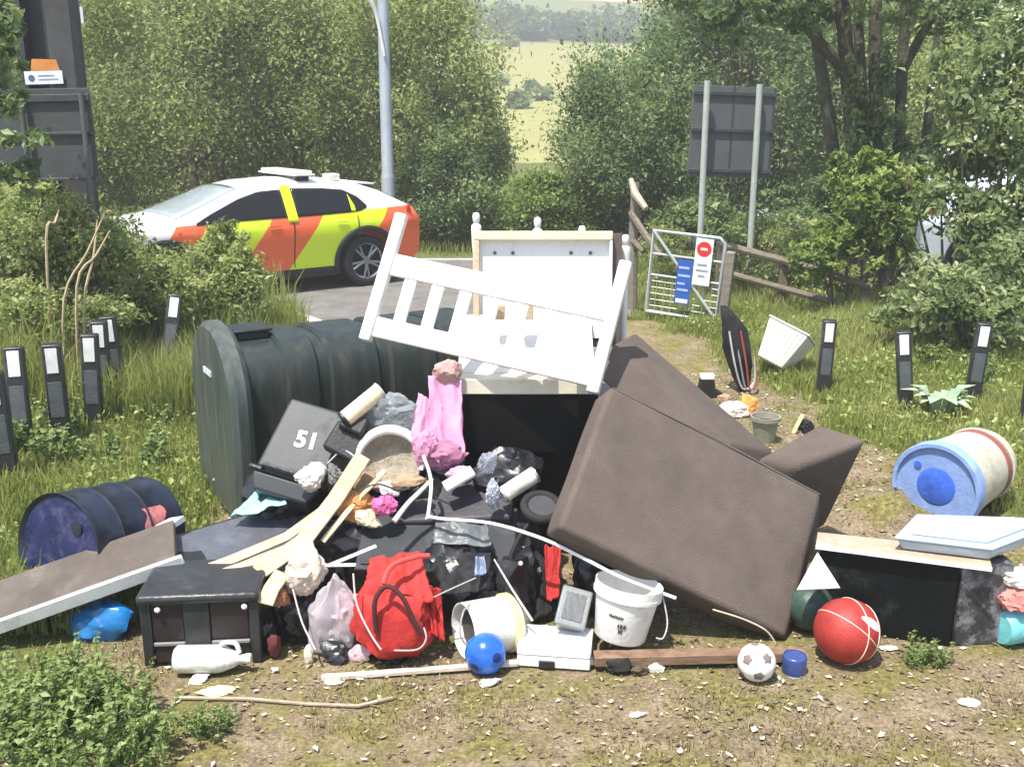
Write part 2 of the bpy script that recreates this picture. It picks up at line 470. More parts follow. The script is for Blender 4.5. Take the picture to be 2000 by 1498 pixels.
# tarmac: the lane with its bell-mouth towards the camera
tarmac = M('tarmac', (0.165, 0.155, 0.145), rough=0.85, var=0.25, scale=3.0, bump=0.5, bscale=90, spec=0.25, dirt=0.35, dirtcol=(0.25, 0.23, 0.19))
rx = np.arange(-30, 30.01, 0.25); ry = np.arange(8.2, ROAD_Y1 + 0.01, 0.25)
rX, rY = np.meshgrid(rx, ry); keep = []
for j in range(len(ry) - 1):
    for i in range(len(rx) - 1):
        if on_road(rx[i] + 0.125, ry[j] + 0.125): keep.append((j * len(rx) + i, j * len(rx) + i + 1, (j + 1) * len(rx) + i + 1, (j + 1) * len(rx) + i))
road = np_mesh('road', np.stack([rX.ravel(), rY.ravel(), np.full(rX.size, 0.002)], 1), np.array(keep), tarmac)
structure(road)
# pale kerb stones along the left side of the bell-mouth
kerb = structure(bpy.data.objects.new('kerb', None)); C.objects.link(kerb); ORG['kerb'] = Vector((0, 0, 0))
kp = [G(470, 592), G(520, 603), G(560, 616), G(605, 632), G(650, 650), G(690, 672)]
kmat = M('kerb_concrete', (0.55, 0.53, 0.49), rough=0.8, scale=5, bump=0.3, dirt=0.2)
for p, q in zip(kp[:-1], kp[1:]):
    d = (q - p); n = Vector((-d.y, d.x, 0)).normalized() * 0.07
    e = d.normalized() * 0.01
    MB().hexa([p + e - n, q - e - n, q - e + n, p + e + n], [v + Vector((0, 0, 0.07)) for v in (p + e - n, q - e - n, q - e + n, p + e + n)]).build('kerb_stone', kmat, kerb, bevel=0.012)
# painted edge line on the far side of the lane
lm = M('line_paint', (0.72, 0.71, 0.68), rough=0.7, dirt=0.4, dirtcol=(0.16, 0.15, 0.14), scale=9)
ln = MB().add([(-30, 17.15, 0.006), (.75, 17.15, 0.006), (.72, 17.25, 0.006), (-30, 17.25, 0.006)], [(0, 1, 2, 3)]).build('road_marking', lm)
structure(ln)

# ------------------------------------------------------------------ far hillside
def hill_material():
    m = bpy.data.materials.new('hill_fields'); nt, b = nodes_of(m); N = nt.nodes; L = nt.links
    tc = N.new('ShaderNodeTexCoord'); sx = N.new('ShaderNodeSeparateXYZ'); L.new(tc.outputs['Object'], sx.inputs[0])
    nz = N.new('ShaderNodeTexNoise'); nz.inputs['Scale'].default_value = 0.035; nz.inputs['Detail'].default_value = 6
    L.new(tc.outputs['Object'], nz.inputs['Vector'])
    n2 = N.new('ShaderNodeTexNoise'); n2.inputs['Scale'].default_value = 1.2; n2.inputs['Detail'].default_value = 8
    L.new(tc.outputs['Object'], n2.inputs['Vector'])
    ad = N.new('ShaderNodeMath'); ad.operation = 'MULTIPLY_ADD'; L.new(nz.outputs['Fac'], ad.inputs[0]); ad.inputs[1].default_value = 26.0; L.new(sx.outputs['Y'], ad.inputs[2])
    mr = N.new('ShaderNodeMapRange'); mr.inputs['From Min'].default_value = 40; mr.inputs['From Max'].default_value = 340
    L.new(ad.outputs[0], mr.inputs['Value'])
    r = N.new('ShaderNodeValToRGB'); r.color_ramp.interpolation = 'CONSTANT'; e = r.color_ramp.elements
    e[0].color = (0.31, 0.30, 0.13, 1); e[1].position = 0.44; e[1].color = (0.19, 0.22, 0.09, 1)
    x = e.new(0.66); x.color = (0.66, 0.42, 0.25, 1)
    L.new(mr.outputs[0], r.inputs['Fac'])
    mx = N.new('ShaderNodeMix'); mx.data_type = 'RGBA'; mx.blend_type = 'MULTIPLY'; mx.inputs[0].default_value = 0.55
    L.new(r.outputs[0], mx.inputs[6]); r2 = N.new('ShaderNodeValToRGB'); r2.color_ramp.elements[0].color = (0.45, 0.5, 0.4, 1); r2.color_ramp.elements[1].color = (1.3, 1.25, 1.1, 1)
    L.new(n2.outputs['Fac'], r2.inputs['Fac']); L.new(r2.outputs[0], mx.inputs[7])
    L.new(mx.outputs[2], b.inputs['Base Color']); b.inputs['Roughness'].default_value = 1.0; set_spec(b, 0.05)
    return m
hx = np.linspace(-260, 260, 70); hy = np.linspace(45, 280, 70)
hX, hY = np.meshgrid(hx, hy)
hZ = -0.4 + 14.4 * ((hY - 45) / 127) ** 1.2 + 8 * sstep(185, 280, hY) + 2.0 * (vnoise(hX, hY, 0.03, 8) - 0.5) * sstep(50, 90, hY)
nn = 70; ii, jj = np.meshgrid(np.arange(nn - 1), np.arange(nn - 1)); a = (jj * nn + ii).ravel()
hill = structure(np_mesh('hill', np.stack([hX.ravel(), hY.ravel(), hZ.ravel()], 1), np.stack([a, a + 1, a + nn + 1, a + nn], 1), hill_material(), smooth=True))
def hill_z(x, y):
    return float(-0.4 + 14.4 * ((y - 45) / 127) ** 1.2 + 8 * sstep(185, 280, y) + 2.0 * (vnoise(x, y, 0.03, 8) - 0.5) * sstep(50, 90, y))

# ------------------------------------------------------------------ leaves, trees, grass
def leaves(centres, normals_out, size, rng, aspect=0.45, up=0.45, jit=0.35, face=1.1):
    """leaf-shaped faces (two triangles folded on the midrib) at the given centres"""
    n = len(centres)
    d = rng.normal(size=(n, 3)) + normals_out * 0.5; d[:, 2] -= 0.15
    d /= np.linalg.norm(d, axis=1)[:, None]
    h = rng.normal(size=(n, 3)) * 0.75 + normals_out * face; h[:, 2] += up + 0.35
    s = np.cross(d, h); s /= np.linalg.norm(s, axis=1)[:, None] + 1e-9
    u = np.cross(s, d)
    L = size * (1 + jit * rng.normal(size=n)).clip(0.4, 2)[:, None]
    b = centres - d * L * 0.5; t = centres + d * L * 0.5
    m = centres - d * L * 0.05 + u * L * 0.10
    l = m + s * L * aspect * 0.5; r = m - s * L * aspect * 0.5
    v = np.stack([b, l, t, r], 1).reshape(-1, 3)
    k = np.arange(n) * 4
    f = np.stack([np.stack([k, k + 1, k + 2], 1), np.stack([k, k + 2, k + 3], 1)], 1).reshape(-1, 3)
    return v, f
def crown_points(rng, n, rad, clumps=60, clump_r=0.22, shell=0.55, low=-0.9):
    """points in leaf clumps spread through an uneven ellipsoid"""
    c = rng.normal(size=(clumps * 3, 3)); c /= np.linalg.norm(c, axis=1)[:, None]
    rr = shell + (1 - shell) * rng.random(len(c)) ** 0.6
    lump = 1 + 0.22 * np.sin(c[:, 0] * 4.1 + 1) * np.cos(c[:, 1] * 3.7) + 0.15 * np.sin(c[:, 2] * 5 + c[:, 0] * 3)
    c = c * (rr * lump)[:, None]
    c = c[c[:, 2] > low][:clumps]
    idx = rng.integers(0, len(c), n)
    w = (0.6 + 0.8 * rng.random(len(c)))[idx]
    off = rng.normal(size=(n, 3)) * (clump_r * w)[:, None] * np.array([1, 1, 0.7])
    p = c[idx] + off
    tint = np.clip(0.08 + 0.8 * rng.random(len(c)), 0, 1)[idx] + 0.18 * rng.normal(size=n)
    out = p / (np.linalg.norm(p, axis=1)[:, None] + 1e-6)
    return p * np.array(rad), out, np.clip(tint, 0, 1), c * np.array(rad)
bark = M('bark', (0.12, 0.095, 0.07), rough=0.95, var=0.45, scale=7, bump=0.8, bscale=22, spec=0.1)
bark_dark = M('ivy_bark', (0.085, 0.08, 0.055), rough=0.95, var=0.5, scale=8, bump=0.9, bscale=20, spec=0.1)
LV_WILLOW = leaf_mat('leaf_willow', (0.17, 0.22, 0.07), (0.35, 0.41, 0.13), (0.58, 0.61, 0.26), trans=0.58)
LV_DARK = leaf_mat('leaf_hawthorn', (0.08, 0.13, 0.045), (0.19, 0.265, 0.09), (0.36, 0.43, 0.18), trans=0.5)
LV_PALE = leaf_mat('leaf_pale', (0.11, 0.16, 0.05), (0.26, 0.33, 0.12), (0.50, 0.54, 0.30), trans=0.5)
LV_BRIGHT = leaf_mat('leaf_bright', (0.09, 0.14, 0.03), (0.22, 0.30, 0.06), (0.40, 0.48, 0.14), trans=0.45)
LV_NETTLE = leaf_mat('leaf_nettle', (0.08, 0.13, 0.03), (0.20, 0.28, 0.075), (0.40, 0.46, 0.19), trans=0.45)
LV_WEED = leaf_mat('leaf_weed', (0.14, 0.19, 0.05), (0.31, 0.37, 0.11), (0.54, 0.56, 0.26), trans=0.5)
LV_DRY = leaf_mat('leaf_dry', (0.10, 0.07, 0.04), (0.24, 0.18, 0.09), (0.42, 0.36, 0.2), trans=0.2)
def tree(name, label, cat, loc, rad, height, n, size, mat, seed, group=None, clumps=60, clump_r=0.2, trunk_r=0.12, stems=1, shell=0.5, aspect=0.45, low=-0.95, limbs=14, barkm=None):
    """tapered trunk with limbs to the leaf clumps; rad = crown half-axes, height = crown centre"""
    rng = np.random.default_rng(seed)
    t = thing(name, label, cat, loc, group); ORG[t.name] = Vector((0, 0, 0))
    n = int(n * DENS); size = size * 0.76
    p, out, tint, cl = crown_points(rng, n, rad, clumps, clump_r, shell, low)
    p[:, 2] += height; cl = cl + np.array([0, 0, height])
    ok = p[:, 2] > 0.03
    v, f = leaves(p[ok], out[ok], size, rng, aspect)
    np_mesh('crown', v, f, mat, np.repeat(tint[ok], 2), t)
    mb = MB(); zt = max(height - rad[2] * 0.45, 0.35)
    for s in range(stems):
        bx, by = (rng.normal() * 0.25, rng.normal() * 0.25) if stems > 1 else (0, 0)
        top = Vector((bx * 2 + rng.normal() * 0.12, by * 2 + rng.normal() * 0.12, zt))
        mb.tube([(bx, by, -0.1), Vector((bx, by, 0)) * 0.5 + top * 0.5 + Vector((rng.normal() * 0.05, rng.normal() * 0.05, 0)), top], [trunk_r * 1.25, trunk_r, trunk_r * 0.8], n=9, smooth_steps=3)
        for q in rng.choice(len(cl), min(limbs // stems + 1, len(cl)), replace=False):
            e = Vector(cl[q]); mid = top.lerp(e, 0.5) + Vector((rng.normal() * 0.1, rng.normal() * 0.1, 0.12 * abs(e.z - top.z)))
            if e.z < 0.1: continue
            mb.tube([top - Vector((0, 0, 0.1)), mid, e], [trunk_r * 0.5, trunk_r * 0.28, trunk_r * 0.08], n=6, smooth_steps=3)
    mb.build('trunk', barkm or bark, t, smooth=True)
    return t
def place(px, Y): return ((px - 1000) / F * (Y * cp + 1.2 * sp), Y, 0)

DENS = 2.3
HG = 'willow and sallow scrub behind the lane'
tree('sallow_tree', 'tall yellow-green sallow filling the scrub behind the notice column', 'tree', place(120, 22), (2.6, 1.8, 3.4), 3.3, 17000, 0.125, LV_WILLOW, 11, HG, 90, 0.16, 0.14, 2)
tree('sallow_tree', 'tall bright sallow bush rising behind the bonnet of the striped car', 'tree', place(390, 20.6), (2.3, 1.7, 3.2), 3.0, 18000, 0.12, LV_WILLOW, 12, HG, 95, 0.15, 0.13, 2)
tree('sallow_tree', 'dense sallow bush directly behind the roof of the striped car', 'tree', place(600, 21.6), (2.2, 1.7, 3.3), 3.2, 18000, 0.12, LV_WILLOW, 13, HG, 95, 0.15, 0.13, 2)
tree('sallow_tree', 'olive sallow bush with pale twigs just right of the lamp post', 'tree', place(835, 20.4), (1.5, 1.5, 3.0), 2.75, 13000, 0.115, LV_WILLOW, 14, HG, 80, 0.15, 0.11, 3)
tree('sallow_tree', 'lower grey-green sallow bush at the open gap facing the hillside', 'tree', place(925, 22.5), (0.75, 1.0, 1.7), 1.6, 6500, 0.11, LV_DARK, 15, HG, 60, 0.16, 0.09, 2)
tree('dark_shrub', 'dark leafy shrub at the verge behind the tail of the striped car', 'shrub', place(850, 18.6), (0.95, 0.7, 1.15), 0.95, 7000, 0.10, LV_DARK, 16, None, 50, 0.17, 0.06, 2)
tree('low_bush', 'low light green bush behind the upright chest lid', 'bush', place(1060, 19.0), (0.95, 0.7, 0.75), 0.6, 6000, 0.095, LV_BRIGHT, 17, None, 45, 0.18, 0.05, 2)
tree('hawthorn_tree', 'rounded dark green hawthorn left of the grey sign back', 'tree', place(1235, 19.4), (1.45, 1.5, 1.95), 1.95, 17000, 0.105, LV_DARK, 18, None, 85, 0.16, 0.13, 2)
tree('hedgerow_tree', 'tall green tree behind the two-pole grey sign back', 'tree', place(1440, 23.5), (2.3, 1.8, 3.4), 3.2, 17000, 0.13, LV_DARK, 19, 'trees behind the sign', 90, 0.16, 0.15, 1)
tree('hedgerow_tree', 'shady tree behind the ivy-clad trunks on the right', 'tree', place(1730, 21.5), (2.4, 1.8, 3.3), 3.0, 16000, 0.13, LV_DARK, 20, 'trees behind the sign', 85, 0.16, 0.15, 1)
tree('hedgerow_tree', 'bushy tree at the far right edge behind the pale-leaved tree', 'tree', place(2000, 18.5), (2.4, 1.7, 3.2), 2.9, 16000, 0.125, LV_WILLOW, 21, 'trees behind the sign', 85, 0.16, 0.15, 1)
tree('hedgerow_tree', 'bushy tree at the far left edge behind the dark column', 'tree', place(-130, 18.5), (2.2, 1.7, 3.2), 2.9, 14000, 0.125, LV_WILLOW, 22, 'trees behind the column', 85, 0.16, 0.15, 1)

for k, (px, lb) in enumerate(((-330, 'bushy tree beyond the left frame edge'), (-560, 'second bushy tree beyond the left frame edge'), (2230, 'bushy tree beyond the right frame edge'), (2480, 'second bushy tree beyond the right frame edge'))):
    tree('verge_tree', lb, 'tree', place(px, 19.5 if px > 0 else 20.5), (2.4, 1.7, 3.2), 2.9, 7000, 0.15, LV_WILLOW, 130 + k, 'trees beyond the frame edges', 60, 0.18, 0.14, 1)
for k, (px, Y, lb) in enumerate(((250, 27, 'tall tree in the back row between the two left sallows'), (500, 28, 'tall tree in the back row above the bonnet of the striped car'), (730, 27, 'tall tree in the back row beside the lamp post'), (800, 28.5, 'shorter tree in the back row left of the hillside gap'), (1350, 27.5, 'tree in the back row above the dark hawthorn'), (1560, 28, 'tree in the back row between the sign and the ivy-clad trunks'), (1880, 26, 'tree in the back row behind the elder'))):
    tree('back_row_tree', lb, 'tree', place(px, Y), (2.3, 1.6, 2.1 if px == 800 else (2.5 if px == 1350 else 3.6)), 2.0 if px == 800 else (2.5 if px == 1350 else 3.4), 9000, 0.17, (LV_WILLOW, LV_DARK)[k > 3], 100 + k, 'back row of trees behind the lane', 70, 0.18, 0.13, 1, aspect=0.55)
# the big multi-stemmed tree on the right, its crown hanging into the top of the frame
tr = thing('ivy_tree', 'large multi-stemmed tree with dark ivy-clad trunks and overhanging boughs', 'tree', (0, 0, 0))
base = Vector(place(1715, 13.2)); base.z = 0
tr.location = base; ORG[tr.name] = base
mb = MB()
for (tx, r, lean) in ((1565, .085, .1), (1640, .11, .0), (1680, .075, .25), (1725, .10, .35), (1800, .075, .2), (1890, .06, .1)):
    top = D(tx, -260, 13.2 + lean); b0 = base + Vector(((tx - 1700) * 0.0020, lean * 0.4, -0.1))
    mb.tube([b0, b0.lerp(top, 0.35) + Vector((0.03, 0, 0)), b0.lerp(top, 0.7) + Vector((-0.04, 0, 0)), top], [r * 1.25, r, r * 0.8, r * 0.55], n=10, smooth_steps=5)
for (x0, y0, x1, y1) in ((1660, 150, 1420, -60), (1660, 60, 1330, -120), (1735, 190, 1900, -60)):
    mb.tube([D(x0, y0, 13.3), D((x0 + x1) / 2, (y0 + y1) / 2 - 25, 13.0), D(x1, y1, 12.8)], [0.08, 0.05, 0.025], n=7, smooth_steps=5)
mb.build('trunk', bark_dark, tr, smooth=True)
rng = np.random.default_rng(31)
def spray(boxes, n, size, mat, parent, rng, up=0.4, aspect=0.45, name='crown', per=60):
    """leaf clumps strung through the given ellipsoids (cx, cy, cz, rx, ry, rz)"""
    P, O, T = [], [], []
    tot = sum(b[3] * b[5] for b in boxes)
    off = np.array(ORG[parent.name])
    for b in boxes:
        k = int(n * b[3] * b[5] / tot)
        p, o, t, _ = crown_points(rng, k, b[3:6], max(4, k // per), 0.16, 0.25, -1.2)
        P.append(p + np.array(b[:3])); O.append(o); T.append(t)
    P = np.concatenate(P) - off; O = np.concatenate(O); T = np.concatenate(T)
    ok = P[:, 2] + off[2] > 0.03
    v, f = leaves(P[ok], O[ok], size, rng, aspect, up)
    return np_mesh(name, v, f, mat, np.repeat(T[ok], 2), parent)
bx = []
for (px, py, Y, r) in ((1340, -30, 12.8, .55), (1450, 5, 12.6, .6), (1560, 20, 12.6, .5), (1830, 10, 12.6, .7), (1960, 40, 12.4, .7), (1720, -70, 12.5, .9), (1500, -120, 12.9, 1.0), (1420, 70, 12.9, .35), (1250, -60, 13.0, .5)):
    c = D(px, py, Y); bx.append((c.x, c.y, c.z, r, r * 0.7, r * 0.55))
spray(bx, 9000, 0.10, LV_DARK, tr, rng)
# ivy growing on its trunks
bx = []
for (px, py, r) in ((1680, 330, .32), (1700, 250, .26), (1660, 180, .2), (1745, 300, .3), (1725, 140, .2)):
    c = D(px, py, 13.0); bx.append((c.x, c.y, c.z, r, 0.25, 0.5))
spray(bx, 3800, 0.085, LV_DARK, tr, rng, name='ivy')

def bush(name, label, blobs, n, size, mat, seed, cat='bush', group=None, stems=7, aspect=0.45, stem_mat=None, flower=None):
    """bush through ellipsoids given in pixels: (px, py, Y, rx, rz)"""
    rng = np.random.default_rng(seed)
    cs = [D(b[0], b[1], b[2]) for b in blobs]
    loc = Vector((sum(c.x for c in cs) / len(cs), sum(c.y for c in cs) / len(cs), 0))
    loc.z = float(ground_z(loc.x, loc.y))
    t = thing(name, label, cat, loc, group)
    spray([(c.x, c.y, c.z, b[3], b[3] * 0.8, b[4]) for c, b in zip(cs, blobs)], n, size, mat, t, rng, aspect=aspect, name='foliage', per=45)
    mb = MB()
    for c, b in (list(zip(cs, blobs)) if stems > 0 else [(cs[0] - Vector((.35, 0, 0)), blobs[0])]):
        for k in range(max(1, stems // len(blobs) + 1)):
            q = c + Vector((rng.normal() * b[3] * 0.5, rng.normal() * b[3] * 0.4, b[4] * 0.6 * rng.random()))
            s = Vector((loc.x * 0.35 + c.x * 0.65 + rng.normal() * 0.08, loc.y * 0.35 + c.y * 0.65 + rng.normal() * 0.08, loc.z - 0.05))
            mb.tube([s, s.lerp(q, 0.55) + Vector((0, 0, 0.08)), q], [0.022, 0.014, 0.005], n=6, smooth_steps=3)
    mb.build('stem', stem_mat or bark, t, smooth=True)
    if flower:
        spray([(c.x, c.y - 0.1, c.z, b[3], b[3] * 0.8, b[4]) for c, b in zip(cs, blobs)], flower[1], 0.03, flower[0], t, rng, name='flower', per=6, aspect=0.9)
    return t
flower_m = leaf_mat('flower_white', (0.6, 0.6, 0.5), (0.7, 0.7, 0.62), (0.8, 0.8, 0.75), trans=0.3)
bush('elder_bush', 'tall elder tree with pale leaves and creamy blossom at the right edge', [(1900, 150, 10.5, .55, .4), (1960, 260, 10.3, .55, .45), (1880, 330, 10.6, .45, .4), (1990, 90, 10.6, .5, .45), (1950, 420, 10.2, .5, .4), (2040, 330, 10.3, .5, .5), (2050, 180, 10.4, .5, .5)], 11000, 0.085, LV_PALE, 41, 'tree', None, 10, flower=(flower_m, 900))
bush('bramble_bush', 'bramble bush with glossy pale leaves above the right-hand bollards', [(1880, 560, 9.6, .55, .3), (1990, 520, 9.7, .5, .38), (1790, 600, 9.9, .4, .2), (1960, 610, 9.4, .5, .22), (1850, 610, 9.5, .35, .2), (1930, 460, 10.0, .35, .3), (1930, 400, 10.2, .3, .25), (1860, 385, 10.4, .28, .2), (1900, 440, 10.2, .25, .18)], 13000, 0.07, LV_PALE, 42, 'bush', None, 12)
bush('hazel_bush', 'sunlit lime-green hazel bush below the ivy-clad trunks', [(1690, 420, 12.0, .45, .4), (1640, 470, 12.0, .4, .28), (1715, 350, 12.1, .35, .35), (1600, 505, 11.9, .35, .2), (1650, 345, 12.2, .2, .3), (1740, 480, 12.0, .3, .25), (1760, 400, 12.2, .3, .3), (1780, 350, 12.4, .28, .22)], 9500, 0.085, LV_BRIGHT, 43)
bush('gate_shrub', 'dark undergrowth between the kissing gate and the lime-green bush', [(1480, 470, 16.4, .7, .4), (1570, 450, 16.6, .7, .45), (1420, 440, 17.0, .6, .45), (1330, 430, 17.6, .5, .45), (1620, 400, 17.2, .6, .5), (1530, 395, 17.4, .4, .25)], 12000, 0.10, LV_DARK, 44)
bush('verge_bush', 'low green growth behind the rail fence and the tube gate', [(1330, 520, 14.4, .5, .25), (1430, 520, 14.2, .5, .3), (1540, 530, 13.6, .5, .3), (1640, 545, 13.2, .5, .3), (1290, 470, 15.4, .4, .3), (1590, 470, 14.6, .5, .35), (1500, 460, 15.8, .5, .35)], 14000, 0.06, LV_WEED, 48, 'bush', None, 8)
bush('roadside_bush', 'broad bushy growth hiding the front of the striped car', [(60, 430, 10.6, .60, .45), (170, 460, 10.4, .55, .38), (300, 525, 10.3, .5, .30), (420, 525, 10.2, .45, .32), (478, 540, 10.1, .2, .38), (210, 550, 9.9, .65, .3), (60, 550, 9.8, .65, .3), (380, 565, 9.9, .55, .25), (440, 470, 10.3, .22, .2), (120, 395, 10.8, .4, .25), (235, 480, 10.6, .3, .2), (480, 590, 10.0, .2, .2), (20, 500, 9.2, .55, .45), (110, 480, 9.1, .5, .42), (190, 500, 9.2, .45, .35), (90, 400, 9.2, .35, .2), (290, 545, 10.0, .4, .28), (30, 600, 8.6, .5, .22), (150, 610, 8.6, .5, .2), (250, 580, 9.8, .4, .2)], 62000, 0.05, LV_WEED, 45, 'bush', None, 16)
bush('overhanging_branch', 'shaded leafy branch hanging before the dark column at the top left', [(5, 40, 8.6, .28, .3), (-5, 190, 8.6, .18, .25), (50, 270, 8.5, .22, .12), (30, 330, 8.6, .25, .2), (5, 130, 8.7, .2, .2)], 2200, 0.075, LV_DARK, 46, 'branch', None, -1)
# dry stalks leaning in the left bush
for k, (x0, y0, x1, y1, Y) in enumerate(((125, 585, 205, 415, 8.3), (165, 590, 190, 430, 8.35), (150, 560, 215, 450, 8.3), (90, 470, 115, 410, 8.5))):
    p, q = D(x0, y0, Y), D(x1, y1, Y + 0.25); g = Vector((p.x - 0.08, p.y, float(ground_z(p.x, p.y)) - 0.03))
    tag(MB().tube([g, p, p.lerp(q, 0.5) + Vector((0.02, 0, 0.02)), q], [0.012, 0.012, 0.010, 0.004], n=6, smooth_steps=4).build('dry_stalk', M('dry_stalk', (0.42, 0.33, 0.2), rough=0.8), smooth=True),
        ('longest pale dry stalk leaning right in the left-hand bush', 'upright pale dry stalk beside the longest leaning one', 'thin dry stalk crossing the longest one in the left bush', 'short dry stalk standing under the dark sign back')[k], 'stalk', 'dry stalks in the left bush')

# far woodland band on the hill
def far_wood():
    rng = np.random.default_rng(51); P = []; T = []
    for k in range(95):
        x = rng.uniform(-30, 75); y = 172 + rng.normal() * 3.5 + 0.06 * x
        r = rng.uniform(1.8, 3.6); z = hill_z(x, y)
        p, o, t, _ = crown_points(rng, 260, (r, r, r * 0.9), 12, 0.25, 0.3)
        P.append(p + np.array([x, y, z + r * 0.7])); T.append(t * 0.8)
    for k in range(60):
        x = rng.uniform(-40, 60); y = rng.uniform(75, 150); r = rng.uniform(0.5, 1.2)
        if rng.random() < 0.5: continue
        p, o, t, _ = crown_points(rng, 140, (r, r, r * 0.8), 8, 0.25, 0.3)
        P.append(p + np.array([x, y, hill_z(x, y) + r * 0.6])); T.append(np.clip(t + 0.2, 0, 1))
    P = np.concatenate(P); T = np.concatenate(T)
    v, f = leaves(P, np.zeros_like(P), 0.95, rng, 0.7)
    return np_mesh('far_woodland', v, f, LV_DARK, np.repeat(T, 2))
stuff(far_wood(), 'dark green band of woodland across the distant hillside field', 'woodland')

# ------------------------------------------------------------------ grass
def blades(x, y, h, w, rng, lean=0.45):
    n = len(x); z = ground_z(x, y) - 0.01
    a = rng.uniform(0, 2 * np.pi, n); b = rng.uniform(0, 2 * np.pi, n)
    dx, dy = np.cos(a) * w / 2, np.sin(a) * w / 2
    l = lean * h * rng.random(n); ex, ey = np.cos(b) * l, np.sin(b) * l
    p = np.stack([x, y, z], 1)
    s = np.stack([dx, dy, np.zeros(n)], 1)
    m = p + np.stack([ex * 0.3, ey * 0.3, h * 0.6], 1); t = p + np.stack([ex, ey, h * (1 - 0.25 * rng.random(n))], 1)
    v = np.stack([p - s, p + s, m + s * 0.8, m - s * 0.8, t], 1).reshape(-1, 3); k = np.arange(n) * 5
    f = np.stack([np.stack([k, k + 1, k + 2], 1), np.stack([k, k + 2, k + 3], 1), np.stack([k + 3, k + 2, k + 4], 1)], 1).reshape(-1, 3)
    return v, f
GRASS = leaf_mat('grass_blade', (0.17, 0.21, 0.05), (0.36, 0.40, 0.11), (0.60, 0.57, 0.27), trans=0.5, gloss=0.6)
rng = np.random.default_rng(61)
def scatter(n, x0, x1, y0, y1, keep):
    x = rng.uniform(x0, x1, n); y = rng.uniform(y0, y1, n); k = keep(x, y)
    return x[k], y[k]
gr = lambda x, y: (rng.random(len(x)) > soil_amount(x, y) * 1.15) & ~on_road(x, y) & ~on_road(x + .05, y)
sx_, sy_ = [], []
for (n, x0, x1, y0, y1) in ((62000, -5.2, -1.2, 4.4, 8.0), (44000, -6.5, -1.5, 8.0, 12.1), (75000, 1.0, 5.2, 5.2, 9.0), (60000, 1.0, 6.5, 9.0, 12.1), (9000, -9, 9, 17.6, 19.5), (30000, 1.2, 8.5, 12.1, 18.5)):
    x, y = scatter(n, x0, x1, y0, y1, gr); sx_.append(x); sy_.append(y)
x = np.concatenate(sx_); y = np.concatenate(sy_); n = len(x)
patch = vnoise(x, y, 1.3, 9)
h = (0.07 + 0.24 * patch * rng.random(n) + 0.07 * rng.random(n)) * np.where(x < 0, 0.95, 0.68) * (1 + 0.5 * sstep(8, 10.5, y))
h *= 1 - 0.55 * soil_amount(x, y)
tall = (x < -1.9) & (y > 7.6) & (rng.random(n) < 0.45)
h = np.where(tall, 0.3 + 0.55 * rng.random(n) * vnoise(x, y, 1.5, 33) * 1.4, h)
v, f = blades(x, y, h, 0.009 + 0.006 * rng.random(n), rng)
tint = np.clip(0.15 + 0.75 * vnoise(x, y, 0.9, 10) * rng.random(n) + 0.12 + 0.2 * (x > 0) * rng.random(n), 0, 1)
stuff(np_mesh('grass', v, f, GRASS, np.repeat(tint, 3)), 'rough yellow-green grass growing on both verges', 'grass')
x, y = scatter(60000, -5.5, 6.0, 4.4, 12.1, lambda x, y: gr(x, y) & (np.abs(x) > 1.0) & (vnoise(x, y, 1.7, 21) > 0.35))
n = len(x); P = np.stack([x, y, ground_z(x, y) + 0.02 + 0.24 * rng.random(n) * vnoise(x, y, 1.7, 21) * (1 - 0.6 * soil_amount(x, y))], 1)
v, f = leaves(P, np.zeros_like(P), 0.035, rng, 0.6, up=1.2, jit=0.5)
stuff(np_mesh('ground_cover', v, f, leaf_mat('leaf_cover', (0.13, 0.19, 0.04), (0.30, 0.39, 0.09), (0.56, 0.60, 0.26), trans=0.45), np.repeat(np.clip(vnoise(x, y, 1.1, 22) + 0.3 * rng.normal(size=n), 0, 1), 2)), 'low leafy weeds mixed through the verge grass', 'weeds')
# thin tufts on the bare ground
x, y = scatter(90000, -3, 4.5, 3.0, 6.5, lambda x, y: (vnoise(x, y, 2.6, 12) + 0.25 * vnoise(x, y, 9, 13) > 0.62) & (rng.random(len(x)) < 0.9) & ~((np.abs(x) < 2.2) & (y > 4.35) & (y < 6)))
v, f = blades(x, y, 0.012 + 0.035 * rng.random(len(x)), 0.006 + 0 * x, rng, 0.9)
stuff(np_mesh('sparse_turf', v, f, leaf_mat('turf_blade', (0.12, 0.11, 0.035), (0.24, 0.22, 0.075), (0.42, 0.37, 0.18), trans=0.25), np.repeat(rng.random(len(x)), 3)), 'thin yellowing turf on the trodden ground in front of the pile', 'turf')
